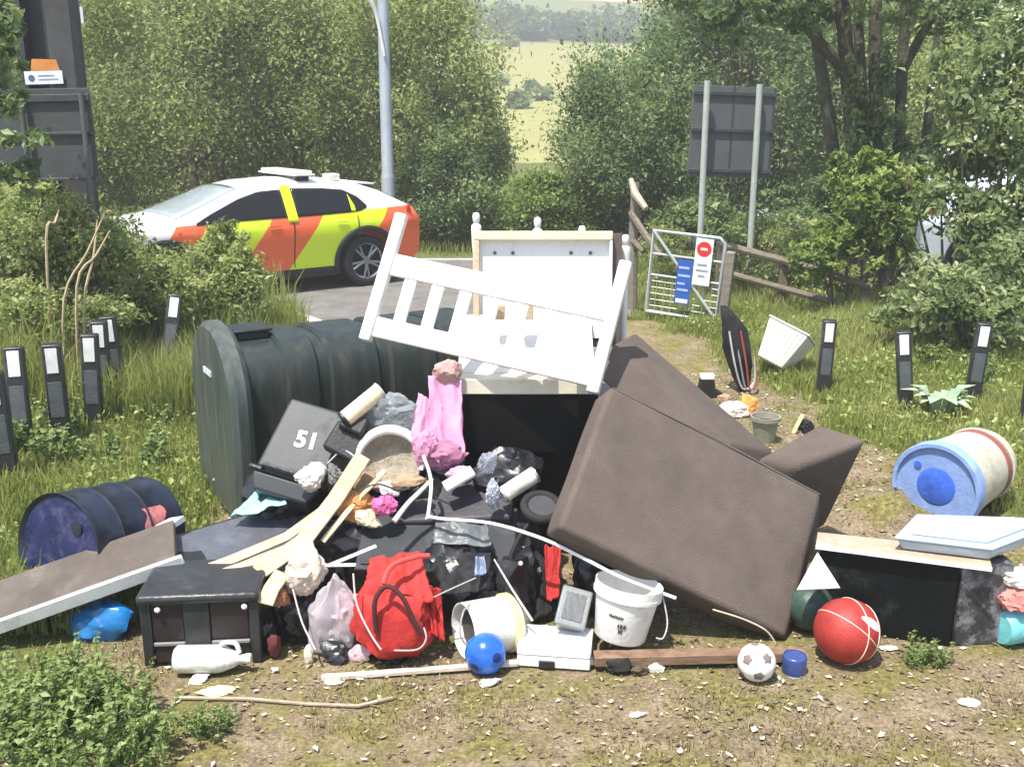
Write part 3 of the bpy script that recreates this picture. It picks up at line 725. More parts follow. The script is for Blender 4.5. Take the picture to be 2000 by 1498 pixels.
# wood chips, dead leaves and crumbs of litter
x, y = scatter(52000, -2.6, 4.6, 2.9, 9.5, lambda x, y: (soil_amount(x, y) > 0.35) & (rng.random(len(x)) < 0.25 + 0.75 * vnoise(x, y, 1.6, 14)) & ~on_road(x, y))
n = len(x); P = np.stack([x, y, ground_z(x, y) + 0.006], 1)
d = np.zeros((n, 3)); d[:, 2] = 1.0
def chips(P, size, rng, jit=0.5):
    n = len(P); a = rng.uniform(0, 2 * np.pi, n); s = np.minimum(size * np.exp(jit * rng.normal(size=n)), size * 2.4); asp = rng.uniform(0.3, 0.9, n)
    vs = []
    for k, (ca, r) in enumerate(((0, 1), (1.4, .8), (2.7, 1), (4.4, .7))):
        u = np.cos(ca) * s * r; w = np.sin(ca) * s * r * asp
        vs.append(P + np.stack([u * np.cos(a) - w * np.sin(a), u * np.sin(a) + w * np.cos(a), rng.uniform(0, 0.45, n) * s], 1))
    v = np.stack(vs, 1).reshape(-1, 3); k = np.arange(n) * 4
    return v, np.stack([np.stack([k, k + 1, k + 2], 1), np.stack([k, k + 2, k + 3], 1)], 1).reshape(-1, 3)
v, f = chips(P, 0.008, rng, 0.75)
stuff(np_mesh('wood_chip', v, f, leaf_mat('chip', (0.10, 0.07, 0.045), (0.25, 0.185, 0.115), (0.60, 0.50, 0.36), trans=0.05, gloss=0.8), np.repeat(rng.random(n) ** 1.3, 2)), 'scattered wood chips and dead leaves over the bare ground', 'litter')
k = rng.random(n) < 0.045
v, f = chips(P[k] + np.array([0, 0, 0.004]), 0.010, rng, 0.55)
stuff(np_mesh('paper_scrap', v, f, M('scrap_white', (0.68, 0.64, 0.55), var=0.3, scale=3)), 'tiny pale scraps strewn over the ground', 'litter')

# nettles in the left foreground and weeds: one plant each
def nettle(seed, stems=15, h=0.36, leaf=0.044):
    rng = np.random.default_rng(seed); P, O, T = [], [], []; mb = MB()
    for s in range(stems):
        a = rng.uniform(0, 6.28); r = rng.uniform(0.0, 0.17); hh = h * rng.uniform(0.5, 1.1)
        b = Vector((r * math.cos(a), r * math.sin(a), -0.03)); tp = b + Vector((0.1 * rng.normal(), 0.1 * rng.normal(), hh))
        mb.tube([b, b.lerp(tp, .5) + Vector((.01, 0, 0)), tp], [0.005, 0.004, 0.002], n=5)
        m = max(4, int(hh / 0.028))
        for k in range(m):
            c = b.lerp(tp, 0.2 + 0.8 * (k + 1) / m); ph = k * 1.57 + a
            for sg in (0, math.pi, 1.57):
                o = Vector((math.cos(ph + sg), math.sin(ph + sg), 0.05)); rr = leaf * (1.1 - 0.55 * k / m)
                P.append(c + o * rr * 0.55); O.append(o * 6 + Vector((0, 0, 0.2))); T.append(0.25 + 0.5 * k / m + 0.2 * rng.normal())
    v, f = leaves(np.array(P), np.array(O), leaf, rng, 0.5, up=1.6)
    return mb, v, f, np.repeat(np.clip(T, 0, 1), 2)
protos = []
NL = {'near': 'low green nettle plant in the patch at the bottom left corner', 'drum': 'leafy weed beside the fallen drum and brown board', 'turf': 'small green weed tuft growing on the trodden ground'}
spots = []
rs = random.Random(5)
for (px, py) in ((30, 1385), (95, 1395), (160, 1385), (225, 1400), (40, 1430), (120, 1440), (200, 1440), (270, 1420), (20, 1480), (90, 1490), (170, 1485), (250, 1475), (310, 1465), (40, 1530), (130, 1540), (210, 1530), (290, 1510), (70, 1370), (250, 1370), (140, 1415), (185, 1365), (70, 1455), (225, 1440), (10, 1365), (120, 1355)):
    spots.append(('near', px, py, rs.uniform(0.42, 0.72)))
for (px, py) in ((-5, 1150), (20, 1165), (5, 1185)): spots.append(('drum', px, py, 0.45))
for (px, py, s) in ((405, 1440, .42), (375, 1425, .3), (440, 1420, .3), (1800, 1290, .38), (1835, 1300, .3), (1785, 1305, .25)): spots.append(('turf', px, py, s))
for i, (kd, px, py, s) in enumerate(spots):
    if i < 5:
        t = local_thing('nettle_plant', NL[kd], 'plant', {'near': 'nettles at the bottom left', 'drum': 'weeds by the drum', 'turf': 'weed tufts on the track'}[kd])
        mb, v, f, tn = nettle(70 + i); mb.build('stem', M('nettle_stem', (0.10, 0.13, 0.05), rough=0.7), t); np_mesh('foliage', v, f, LV_NETTLE, tn, t); protos.append(t)
    else:
        t = copy_tree(protos[i % 5]); t['label'] = NL[kd]; t['group'] = {'near': 'nettles at the bottom left', 'drum': 'weeds by the drum', 'turf': 'weed tufts on the track'}[kd]
    g = G(px, py); t.location = (g.x, g.y, float(ground_z(g.x, g.y))); t.rotation_euler = (0, 0, rs.uniform(0, 6)); t.scale = (s, s, s)
# taller weeds in the left verge, and dock by the right bollards
VL = 'leafy weed standing in the long grass of the left verge'
for i in range(26):
    px, py = rs.uniform(0, 360), rs.uniform(650, 1000)
    if py > 960 and px > 250: continue
    t = copy_tree(protos[i % 5]); t['label'] = VL; t['group'] = 'weeds in the left verge'; g = G(px, py); s = rs.uniform(0.6, 1.0)
    t.location = (g.x, g.y, float(ground_z(g.x, g.y))); t.rotation_euler = (0, 0, rs.uniform(0, 6)); t.scale = (s, s, s)
for i in range(14):
    px, py = rs.uniform(1480, 2000), rs.uniform(620, 780)
    t = copy_tree(protos[i % 5]); t['label'] = 'leafy weed among the sunlit grass of the right verge'; t['group'] = 'weeds in the right verge'; g = G(px, py); s = rs.uniform(0.5, 0.85)
    t.location = (g.x, g.y, float(ground_z(g.x, g.y))); t.rotation_euler = (0, 0, rs.uniform(0, 6)); t.scale = (s, s, s)
# grey-green big-leaved plant
g = G(1830, 835); t = thing('thistle_plant', 'grey-green broad-leaved thistle growing between the right-hand bollards', 'plant', (g.x, g.y, float(ground_z(g.x, g.y)))); ORG[t.name] = Vector((0, 0, 0))
rng2 = np.random.default_rng(8); mb = MB()
for k in range(15):
    a = k * 2.4; r = 0.14 + 0.12 * rng2.random(); tip = Vector((math.cos(a) * r * 1.5, math.sin(a) * r, 0.14 + 0.16 * rng2.random())); s = Vector((-math.sin(a), math.cos(a), 0)) * 0.055
    md = tip * 0.55 + Vector((0, 0, 0.12))
    MB().add([(0, 0, 0.0), md + s, tip, md - s, md * 1.0 - Vector((0, 0, 0.012))], [(0, 1, 4), (0, 4, 3), (4, 1, 2), (4, 2, 3)]).build('leaf', M('thistle_leaf', (0.30, 0.40, 0.26), rough=0.7, var=0.25, scale=20), t)

# ------------------------------------------------------------------ bollards
def make_bollard():
    t = local_thing('bollard', 'x', 'bollard', 'black plastic bollards with white reflectors')
    bm_ = M('bollard_plastic', (0.022, 0.024, 0.026), rough=0.42, var=0.3, scale=9, bump=0.12, spec=0.5, dirt=0.25, dirtcol=(0.10, 0.10, 0.09))
    MB().box((-.07, -.055, -.15), (.07, .055, .83)).build('post', bm_, t, bevel=0.012)
    MB().box((-.042, -.061, .625), (.042, -.0552, .805)).build('reflector', M('reflector_white', (0.80, 0.80, 0.76), rough=0.35, dirt=0.12, scale=12), t, bevel=0.003)
    MB().box((-.050, -.0585, .30), (.050, -.0552, .56)).build('recess_panel', M('bollard_panel', (0.085, 0.095, 0.105), rough=0.3, var=0.3, scale=10, dirt=0.3), t, bevel=0.003)
    return t
BOL = make_bollard()
BP = [(20, 960, 'near', 0, -2, 'nearest left-hand black bollard, half cut off by the frame edge'), (50, 905, '', 6, 0, 'black bollard leaning back, second from the left edge'),
      (125, 885, '', 0, 0, 'black bollard standing alone between the two leftmost and the close-set three'), (186, 850, '', 2, 2, 'front one of the three close-set black bollards on the left'),
      (208, 815, '', 0, 1, 'middle one of the three close-set black bollards on the left'), (238, 800, '', 1, -3, 'rearmost of the three close-set black bollards on the left'),
      (322, 745, '', 10, 10, 'black bollard leaning strongly right beside the dark green tank'), (1606, 772, '', 0, 1, 'black bollard nearest the white ribbed basket on the right'),
      (1770, 818, '', 0, -7, 'black bollard tilted left, middle of the right-hand row'), (1892, 812, '', 0, 3, 'black bollard next to the thistle in the right-hand row'),
      (2004, 850, '', 0, 0, 'rightmost black bollard, cut off by the frame edge')]
for i, (px, py, _, tx, ty, lb) in enumerate(BP):
    t = BOL if i == 0 else copy_tree(BOL)
    g = G(px, py); t.location = (g.x, g.y, float(ground_z(g.x, g.y)) - 0.06); s = 1.0 if i < 7 else 0.9
    t.scale = (0.92 * s if i != 0 else 1.1, 0.92, 1.0 * s)
    t.rotation_euler = (math.radians(-tx), math.radians(ty), math.atan2(g.x, g.y) * -0.6); t['label'] = lb

# ------------------------------------------------------------------ lamp post
galv = M('galvanised', (0.42, 0.46, 0.50), rough=0.5, var=0.12, scale=3, metal=0.35, bump=0.05)
b = Vector(place(758, 18.2)); t = thing('lamp_post', 'tall grey tapered steel lamp post behind the striped car', 'lamp post', b)
tp = b + Vector((0, 0, 6.0))
MB().cyl(b - Vector((0, 0, .1)), b + Vector((0, 0, 1.3)), 0.125, 0.12, 20).build('base_sleeve', galv, t, smooth=True)
MB().tube([b + Vector((0, 0, 1.3)), b + Vector((0, 0, 1.4)), tp], [0.12, 0.105, 0.085], 18).build('pole', galv, t, smooth=True)
MB().box(b + Vector((-.06, -.135, .45)), b + Vector((.06, -.10, 1.0))).build('access_door', galv, t, bevel=0.004)
bq = D(742, 0, 18.1)
MB().tube([bq + Vector((.05, -.02, -.9)), bq + Vector((-.05, -.05, -.3)), bq + Vector((-.14, -.1, 0)), bq + Vector((-.3, -.15, .5))], [0.022, 0.03, 0.045, 0.05], 10, 5).build('bracket_arm', M('bracket_white', (0.75, 0.74, 0.70), rough=0.5), t, smooth=True)
MB().cyl(tp, tp + Vector((0, 0, .12)), 0.09, 0.04, 14).build('top_cap', galv, t, smooth=True)

# ------------------------------------------------------------------ sign backs
sg = M('sign_grey', (0.105, 0.11, 0.115), rough=0.55, var=0.12, scale=3, bump=0.05, spec=0.4)
sgd = M('sign_rail', (0.07, 0.075, 0.08), rough=0.5, metal=0.3)
Y = 15.3
t = thing('sign_board', 'back of a large grey road sign on two pale poles', 'sign', Vector((D(1425, 300, Y).x, Y, 0)))
m, w, h = FR(D(1343, 345, Y), D(1503, 348, Y + .25), D(1343, 166, Y))
MB(m).box((0, 0, 0), (w, 0.02, h)).build('panel', sg, t, bevel=0.004)
for z in (0.05, 0.5, 0.9): MB(m).box((0.0, -0.035, h * z), (w, -0.002, h * z + 0.05)).build('rail', sgd, t, bevel=0.004)
for fx in (0.48, 0.97): MB(m).box((w * fx, -0.012, 0), (w * fx + .02, -0.001, h)).build('joint_strip', sgd, t)
pole = M('pole_pale', (0.46, 0.50, 0.46), rough=0.5, metal=0.2, var=0.12, dirt=0.15)
for (tx, ty, bx_, by_, yy) in ((1381, 158, 1366, 545, Y - .08), (1483, 165, 1466, 560, Y + .12)):
    a = D(tx, ty, yy); MB().cyl((a.x, yy - .03, -0.1), (a.x, yy - .03, a.z), 0.045, n=14).build('pole', pole, t, smooth=True)

Y = 9.3
t = thing('sign_board', 'back of a dark grey road sign at the left edge', 'sign', Vector((D(100, 300, Y).x, Y, 0)))
m, w, h = FR(D(-40, 356, Y), D(194, 352, Y), D(-40, 176, Y))
MB(m).box((0, 0, 0), (w, 0.02, h)).build('panel', M('sign_dark', (0.06, 0.065, 0.068), rough=0.6, var=0.15, scale=4), t, bevel=0.004)
for z in (0.0, 0.5, 0.86): MB(m).box((0.0, -0.03, h * z), (w, -0.002, h * z + (0.06 if z == .86 else 0.025))).build('rail', sgd, t, bevel=0.003)
for px in (38, 157):
    a = D(px, 180, Y - .06); MB().cyl((a.x, Y - .06, -0.1), (a.x, Y - .06, a.z), 0.022, n=12).build('pole', M('sign_pole_dark', (0.10, 0.105, 0.10), rough=0.5), t, smooth=True)

Y = 9.8
a, b = D(84, 400, Y), D(186, 400, Y)
t = thing('steel_column', 'tall dark steel column behind the dark sign back', 'column', Vector(((a.x + b.x) / 2, Y, 0)))
cm = M('column_steel', (0.035, 0.04, 0.05), rough=0.55, var=0.35, scale=2.5, bump=0.2, dirt=0.35, dirtcol=(0.09, 0.075, 0.06))
MB().box((a.x, Y + .05, -.1), (b.x, Y + .10, 4.2)).build('web', cm, t, bevel=0.006)
MB().box((a.x, Y - .12, -.1), (a.x + .05, Y + .049, 4.2)).build('flange', cm, t, bevel=0.006)
MB().box((b.x - .22, Y - .14, -.1), (b.x, Y + .049, 4.2)).build('box_section', M('column_grey', (0.06, 0.06, 0.062), rough=0.6, var=0.4, scale=2, dirt=0.4, dirtcol=(0.12, 0.09, 0.07)), t, bevel=0.008)
q = D(160, 30, Y - .142); MB().box((q.x - .012, Y - .147, q.z - .07), (q.x + .012, Y - .1405, q.z + .07)).build('label_strip', M('label_white', (0.6, 0.62, 0.66)), t)
Y2 = Y - .17
m, w, h = FR(D(50, 166, Y2), D(124, 164, Y2), D(50, 116, Y2))
t = thing('notice_plate', 'small white and orange notice plate fixed to the dark column', 'notice', m.translation)
ORG[t.name] = m.translation.copy()
MB(m).box((0, 0, 0), (w, .006, h * .52)).build('white_panel', M('notice_white', (0.74, 0.77, 0.82), var=0.08, rough=0.45), t)
MB(m).prism([(w * .18, h * .53), (w * .95, h * .53), (w * .88, h * .95), (w * .25, h)], 0, .006).build('orange_panel', M('notice_orange', (0.62, 0.24, 0.06), rough=0.5), t)
MB(m).cyl((w * .18, -.003, h * .25), (w * .18, -.0005, h * .25), h * .13, n=16).build('emblem', M('notice_blue', (0.08, 0.14, 0.25)), t)
for k in range(2): MB(m).box((w * .36, -.002, h * (.16 + .15 * k)), (w * (.88 - .1 * k), -.0005, h * (.21 + .15 * k))).build('text_line', M('notice_ink', (0.25, 0.28, 0.36)), t)
for k in range(2): MB(m).box((w * (.2 + .4 * k), .0061, h * .1), (w * (.24 + .4 * k), .14 if k else .05, h * .16)).build('bracket', sgd, t)

# ------------------------------------------------------------------ kissing gate and fence
Y = 12.0
m, w, h = FR(D(1262, 607, Y), D(1398, 628, Y - .35), D(1262, 448, Y))
t = thing('field_gate', 'small galvanised tube gate with diagonal brace hanging open by the path', 'gate', m.translation); ORG[t.name] = m.translation.copy()
gm = M('gate_tube', (0.48, 0.51, 0.52), rough=0.45, metal=0.4, var=0.15, scale=5)
MB(m).tube([(0, 0, 0), (w, 0, 0), (w, 0, h * .94), (w * .93, 0, h), (0, 0, h), (0, 0, 0)], 0.022, 10).build('frame', gm, t, smooth=True)
for z in (.46, .72): MB(m).tube([(0, 0, h * z), (w, 0, h * z)], 0.014, 8).build('rail', gm, t, smooth=True)
MB(m).tube([(0, -.02, h), (w, -.02, 0.02)], 0.018, 8).build('brace', gm, t, smooth=True)
for k in range(1, 9): MB(m).tube([(w * k / 9, .01, 0), (w * k / 9, .01, h * .46)], 0.004, 6).build('mesh_bar', gm, t)
for k in range(1, 6): MB(m).tube([(0, .014, h * .46 * k / 6), (w, .014, h * .46 * k / 6)], 0.004, 6).build('mesh_wire', gm, t)
MB(m).box((w + .03, -.05, -.25), (w + .13, .05, h * .86)).build('gate_post', wood_mat('weathered_post', (0.13, 0.11, 0.09), (0.28, 0.25, 0.2)), t, bevel=0.01)
mi = m @ Matrix.Translation((w * .62, -.05, h * .42))
t2 = thing('warning_sign', 'white notice with a red circle hung on the tube gate', 'sign', mi.translation); ORG[t2.name] = mi.translation.copy()
ww, hh = w * .24, h * .56
MB(mi).box((0, 0, 0), (ww, .008, hh)).build('panel', M('sign_white', (0.78, 0.78, 0.76), rough=0.4, var=0.05), t2)
MB(mi).cyl((ww / 2, -.004, hh * .78), (ww / 2, -.0005, hh * .78), ww * .42, n=24).build('red_circle', M('sign_red', (0.60, 0.03, 0.03), rough=0.4), t2)
MB(mi).box((ww * .3, -.006, hh * .755), (ww * .7, -.0042, hh * .805)).build('bar', M('sign_white', (1, 1, 1)), t2)
for k, (a0, a1) in enumerate(((.2, .75), (.15, .85), (.3, .7))): MB(mi).box((ww * a0, -.003, hh * (.42 - .12 * k)), (ww * a1, -.0005, hh * (.46 - .12 * k))).build('text_line', M('notice_ink', (1, 1, 1)), t2)
mi = m @ Matrix.Translation((w * .40, -.055, h * .16))
t3 = thing('footpath_sign', 'narrow blue notice hung on the tube gate beside the white one', 'sign', mi.translation); ORG[t3.name] = mi.translation.copy()
ww, hh = w * .21, h * .54
MB(mi).box((0, 0, 0), (ww, .008, hh)).build('panel', M('sign_blue', (0.03, 0.10, 0.42), rough=0.45, var=0.12, scale=8), t3)
for k, (a0, a1, z) in enumerate(((.1, .8, .8), (.1, .9, .62), (.1, .6, .44), (.1, .85, .3))): MB(mi).box((ww * a0, -.003, hh * z), (ww * a1, -.0005, hh * (z + .05))).build('text_line', M('sign_pale_blue', (0.35, 0.45, 0.7)), t3)
MB(mi).box((ww * .1, -.003, hh * .03), (ww * .9, -.0005, hh * .12)).build('text_band', M('sign_white', (1, 1, 1)), t3)

fw = wood_mat('fence_wood', (0.08, 0.062, 0.045), (0.22, 0.18, 0.13))
a = D(1410, 478, 13.4); e = D(1705, 562, 11.9)
t = thing('rail_fence', 'low brown timber rail fence running through the undergrowth', 'fence', Vector((a.x, a.y, 0)))
MB().tube([a, a.lerp(e, .5) + Vector((0, 0, .02)), e], [.05, .05, .045], 8).build('rail', fw, t, smooth=True)
MB().tube([a - Vector((0, 0, .35)), e - Vector((0, 0, .3))], [.045, .04], 8).build('rail', fw, t, smooth=True)
for k in (0.0, .45, .97):
    q = a.lerp(e, k); MB().box((q.x - .05, q.y + .03, -.1), (q.x + .05, q.y + .13, q.z + .03)).build('post', fw, t, bevel=0.01)
p0 = D(1240, 420, 12.6); p1 = D(1262, 405, 12.6)
t = thing('broken_fence', 'leaning broken timber fence beside the tube gate', 'fence', Vector((p0.x, 12.6, 0)))
MB().tube([D(1232, 350, 12.7), D(1240, 378, 12.6), D(1262, 408, 12.4)], [.03, .05, .035], 7).build('rail', wood_mat('pale_break', (0.30, 0.25, 0.18), (0.5, 0.43, 0.33)), t, smooth=True)
MB().tube([D(1232, 415, 12.7), D(1262, 462, 12.4), D(1290, 500, 12.2)], [.04, .045, .04], 7).build('rail', fw, t, smooth=True)
MB().tube([D(1235, 470, 12.7), D(1258, 492, 12.5)], [.04, .035], 7).build('rail', fw, t, smooth=True)
q = D(1240, 352, 12.72); MB().tube([(q.x + .02, 12.72, -.1), (q.x, 12.72, q.z * .5), (q.x + .01, 12.72, q.z - .03)], [.065, .06, .05], 8).build('post', wood_mat('weathered_post', (0, 0, 0), (0, 0, 0)), t, smooth=True)

# ================================================================== VEHICLES
def interp(tab, x):
    return float(np.interp(x, [a for a, _ in tab], [b for _, b in tab]))
ZT = [(-.95, .72), (-.93, .95), (-.86, 1.10), (-.70, 1.19), (-.35, 1.40), (-.05, 1.52), (.4, 1.585), (1.0, 1.61), (1.45, 1.58), (1.8, 1.49), (2.2, 1.29), (2.62, 1.09), (2.9, 1.04), (3.3, .98), (3.58, .88), (3.72, .72), (3.76, .55)]
def zs_(z): return z if z < 1.0 else 1.0 + (z - 1.0) * .80
ZT = [(x, zs_(z)) for x, z in ZT]
def half_w(x, z):
    w = .925
    e = 1 - .16 * max(0, (x - 2.9) / .86) ** 2.2 - .13 * max(0, (-.2 - x) / .75) ** 2
    if z < .95: w = w - .07 * ((.95 - z) / .75) ** 2 - .012 * math.sin((z - .25) * 7)
    else: w = w - .31 * ((z - .95) / .54) ** 1.15
    return w * e
def car_paint(name, plain=None):
    m = bpy.data.materials.new(name); nt, b = nodes_of(m); N = nt.nodes; L = nt.links
    b.inputs['Roughness'].default_value = 0.28; set_spec(b, 0.5); b.inputs['Coat Weight'].default_value = 0.5; b.inputs['Coat Roughness'].default_value = 0.08
    if plain:
        b.inputs['Base Color'].default_value = plain + (1,); return m
    tc = N.new('ShaderNodeTexCoord'); s = N.new('ShaderNodeSeparateXYZ'); L.new(tc.outputs['Object'], s.inputs[0])
    d = N.new('ShaderNodeMath'); d.operation = 'MULTIPLY_ADD'; L.new(s.outputs['Z'], d.inputs[0]); d.inputs[1].default_value = 0.75; L.new(s.outputs['X'], d.inputs[2])
    mr = N.new('ShaderNodeMapRange'); mr.inputs['From Min'].default_value = -1.0; mr.inputs['From Max'].default_value = 4.0; L.new(d.outputs[0], mr.inputs['Value'])
    r = N.new('ShaderNodeValToRGB'); r.color_ramp.interpolation = 'CONSTANT'; e = r.color_ramp.elements
    YE, OR, WH = (0.68, 0.85, 0.02, 1), (0.85, 0.13, 0.035, 1), (0.78, 0.78, 0.76, 1)
    pos = lambda v: (v + 1) / 5
    e[0].color = OR; e[1].position = pos(.42); e[1].color = YE
    for v, c in ((1.42, OR), (2.15, YE), (3.02, OR), (3.42, WH)): x = e.new(pos(v)); x.color = c
    L.new(mr.outputs[0], r.inputs['Fac'])
    # white above the waist line and on the bonnet
    wl = N.new('ShaderNodeMath'); wl.operation = 'MULTIPLY_ADD'; L.new(s.outputs['X'], wl.inputs[0]); wl.inputs[1].default_value = 0.025; L.new(s.outputs['Z'], wl.inputs[2])
    g = N.new('ShaderNodeMath'); g.operation = 'GREATER_THAN'; L.new(wl.outputs[0], g.inputs[0]); g.inputs[1].default_value = 1.075
    mx = N.new('ShaderNodeMix'); mx.data_type = 'RGBA'; L.new(g.outputs[0], mx.inputs[0]); L.new(r.outputs[0], mx.inputs[6]); mx.inputs[7].default_value = WH
    # dark sill
    g2 = N.new('ShaderNodeMath'); g2.operation = 'LESS_THAN'; L.new(s.outputs['Z'], g2.inputs[0]); g2.inputs[1].default_value = 0.33
    m2 = N.new('ShaderNodeMix'); m2.data_type = 'RGBA'; L.new(g2.outputs[0], m2.inputs[0]); L.new(mx.outputs[2], m2.inputs[6]); m2.inputs[7].default_value = (0.02, 0.02, 0.022, 1)
    L.new(m2.outputs[2], b.inputs['Base Color'])
    return m
glass = M('car_glass', (0.010, 0.011, 0.011), rough=0.08, var=0.1, bump=0, spec=0.35)
screen = M('windscreen_painted_sky', (0.40, 0.47, 0.53), rough=0.05, var=0.1, bump=0, spec=1.0, coat=1.0)  # pale base colour paints the sky's reflection into the glass
blackp = M('black_trim', (0.014, 0.014, 0.015), rough=0.5, var=0.2, scale=10, bump=0.05)
tyre_m = M('tyre_rubber', (0.017, 0.017, 0.018), rough=0.8, var=0.3, scale=12, bump=0.2)
rim_m = M('rim_alloy', (0.30, 0.31, 0.33), rough=0.3, metal=0.8, bump=0)
def car(label, paint, loc, rotz, livery=False, wheels=True):
    t = thing('parked_car', label, 'car', loc, None, rotz if rotz else 1e-6)
    ORG[t.name] = Vector((0, 0, 0))
    st = sorted(set([x for x, _ in ZT] + list(np.linspace(-.9, 3.7, 44))))
    S = [0, .06, .14, .24, .34, .44, .54, .62, .70, .78, .85, .91, .955, .985, 1.0]
    K = [.96, 1, 1, 1, 1, 1, 1, 1, 1, 1, 1, .995, .975, .93, .85]
    rows = []
    for x in st:
        zt = interp(ZT, x); z0 = .20 + .16 * max(0, (x - 3.4) / .36) ** 2 + .2 * max(0, (-.6 - x) / .35) ** 2
        z0 = min(z0, zt - .15); r = []
        for s, k in zip(S, K):
            z = z0 + (zt - z0) * s; r.append((x, half_w(x, z) * k, z))
        yt = r[-1][1]
        for q in (.66, .33, 0): r.append((x, yt * q, zt + .035 * (1 - q * q) * (1 if .0 < x < 1.6 else .7)))
        full = r + [(a, -b_, c) for a, b_, c in reversed(r[:-1])]
        rows.append(full)
    n = len(rows[0]); vs = [p for r in rows for p in r]; fs = []
    for i in range(len(rows) - 1):
        for k in range(n):
            k2 = (k + 1) % n; fs.append((i * n + k, i * n + k2, (i + 1) * n + k2, (i + 1) * n + k))
    fs += [tuple(range(n)), tuple(range((len(rows) - 1) * n + n - 1, (len(rows) - 1) * n - 1, -1))]
    mb = MB(); mb.v = [Vector(v) for v in vs]; mb.f = fs
    body = mb.build('body', paint, t, smooth=True, sharp=30)
    # wheel arches cut out
    cuts = []
    for wx in (0, 2.85):
        for sy in (1, -1): cuts.append(MB().cyl((wx, sy * .60, .36), (wx, sy * 1.3, .36), .43, n=40).build('cut', blackp, t))
    for c in cuts:
        bo = body.modifiers.new('arch', 'BOOLEAN'); bo.object = c; bo.operation = 'DIFFERENCE'; bo.solver = 'EXACT'
    dg = bpy.context.evaluated_depsgraph_get(); dg.update()
    nm = bpy.data.meshes.new_from_object(body.evaluated_get(dg))
    body.modifiers.clear(); body.data = nm
    nm.materials.clear(); nm.materials.append(paint)
    nm.polygons.foreach_set('material_index', np.zeros(len(nm.polygons), np.int32))
    for c in cuts: bpy.data.objects.remove(c)
    def side_patch(name, poly, mat, off=.008, sy=1, nsub=10, parent=t):
        """patch on the body side bounded by an upper and a lower edge: (x, z_low, z_high)"""
        xs_ = np.linspace(poly[0][0], poly[-1][0], 22)
        lo = np.interp(xs_, [p[0] for p in poly], [zs_(p[1]) for p in poly]); hi = np.interp(xs_, [p[0] for p in poly], [zs_(p[2]) for p in poly])
        v_, f_ = [], []
        for i, x in enumerate(xs_):
            for k in range(nsub + 1):
                z = lo[i] + (hi[i] - lo[i]) * k / nsub; v_.append((x, sy * (half_w(x, z) + off), z))
        for i in range(len(xs_) - 1):
            for k in range(nsub): a_ = i * (nsub + 1) + k; f_.append((a_, a_ + 1, a_ + nsub + 2, a_ + nsub + 1))
        o = MB().add(v_, f_).build(name, mat, parent, smooth=True, sharp=0)
        so = o.modifiers.new('thickness', 'SOLIDIFY'); so.thickness = .006; so.offset = 0
        return o
    for sy in (1, -1):
        side_patch('front_window', [(1.17, 1.045, 1.49), (1.5, 1.04, 1.47), (1.8, 1.035, 1.37), (2.2, 1.02, 1.17), (2.42, 1.01, 1.04)], glass, sy=sy)
        side_patch('rear_window', [(-.05, 1.13, 1.17), (.06, 1.08, 1.32), (.25, 1.065, 1.44), (.55, 1.055, 1.48), (1.02, 1.045, 1.50)], glass, sy=sy)
        side_patch('door_pillar', [(1.025, .97, 1.55), (1.165, .97, 1.55)], M('pillar_yellow', (0.62, 0.80, 0.02), rough=0.3) if livery else paint, sy=sy, off=.010)
        side_patch('window_divider', [(.14, 1.085, 1.17), (.20, 1.08, 1.37)], M('pillar_yellow', (1, 1, 1)) if livery else blackp, sy=sy, off=.013)
        for x in (.12, 1.09, 2.28): side_patch('door_seam', [(x, .36, 1.0), (x + .012, .36, 1.0)], blackp, sy=sy, off=.002)
        for x in (.30, 1.30): side_patch('door_handle', [(x, .93, .955), (x + .17, .93, .955)], paint, sy=sy, off=.02)
        side_patch('sill_trim', [(.45, .2, .31), (2.4, .2, .31)], blackp, sy=sy, off=.012)
        # wheel-arch cladding
        for wx in (0, 2.85):
            v_, f_ = [], []
            for k in range(29):
                a_ = math.radians(-14 + 208 * k / 28)
                for rr in (.425, .50):
                    x = wx + rr * math.cos(a_); z = max(.36 + rr * math.sin(a_), .2); v_.append((x, sy * (half_w(x, z) + .012), z))
            f_ = [(2 * k, 2 * k + 1, 2 * k + 3, 2 * k + 2) for k in range(28)]
            o = MB().add(v_, f_).build('arch_cladding', blackp, t, smooth=True, sharp=0); so = o.modifiers.new('thickness', 'SOLIDIFY'); so.thickness = .02; so.offset = 0
        MB().sphere((2.12, sy * 0.99, 1.05), .075, 14, (.7, 1.2, .75)).build('mirror', paint if not livery else blackp, t, smooth=True)
    # windscreen and rear glass
    def top_patch(name, x0, x1, wf, mat):
        v_, f_ = [], []; m_ = 12
        for i in range(m_ + 1):
            x = x0 + (x1 - x0) * i / m_; zt = interp(ZT, x); yt = half_w(x, zt) * .85
            for k in range(9):
                q = -1 + 2 * k / 8; v_.append((x, yt * wf * q, zt + .035 * (1 - q * q * wf * wf) * .7 + .012))
        for i in range(m_):
            for k in range(8): a_ = i * 9 + k; f_.append((a_, a_ + 1, a_ + 10, a_ + 9))
        o = MB().add(v_, f_).build(name, mat, t, smooth=True, sharp=0); so = o.modifiers.new('thickness', 'SOLIDIFY'); so.thickness = .006; so.offset = 0
    top_patch('windscreen', 1.72, 2.62, .97, screen)
    top_patch('rear_glass', -.68, -.2, .9, glass)
    MB().hexa([(-.36, -.52, 1.385), (.08, -.55, 1.43), (.08, .55, 1.43), (-.36, .52, 1.385)], [(-.38, -.52, 1.41), (.08, -.55, 1.465), (.08, .55, 1.465), (-.38, .52, 1.41)]).build('spoiler', paint, t, bevel=.01)
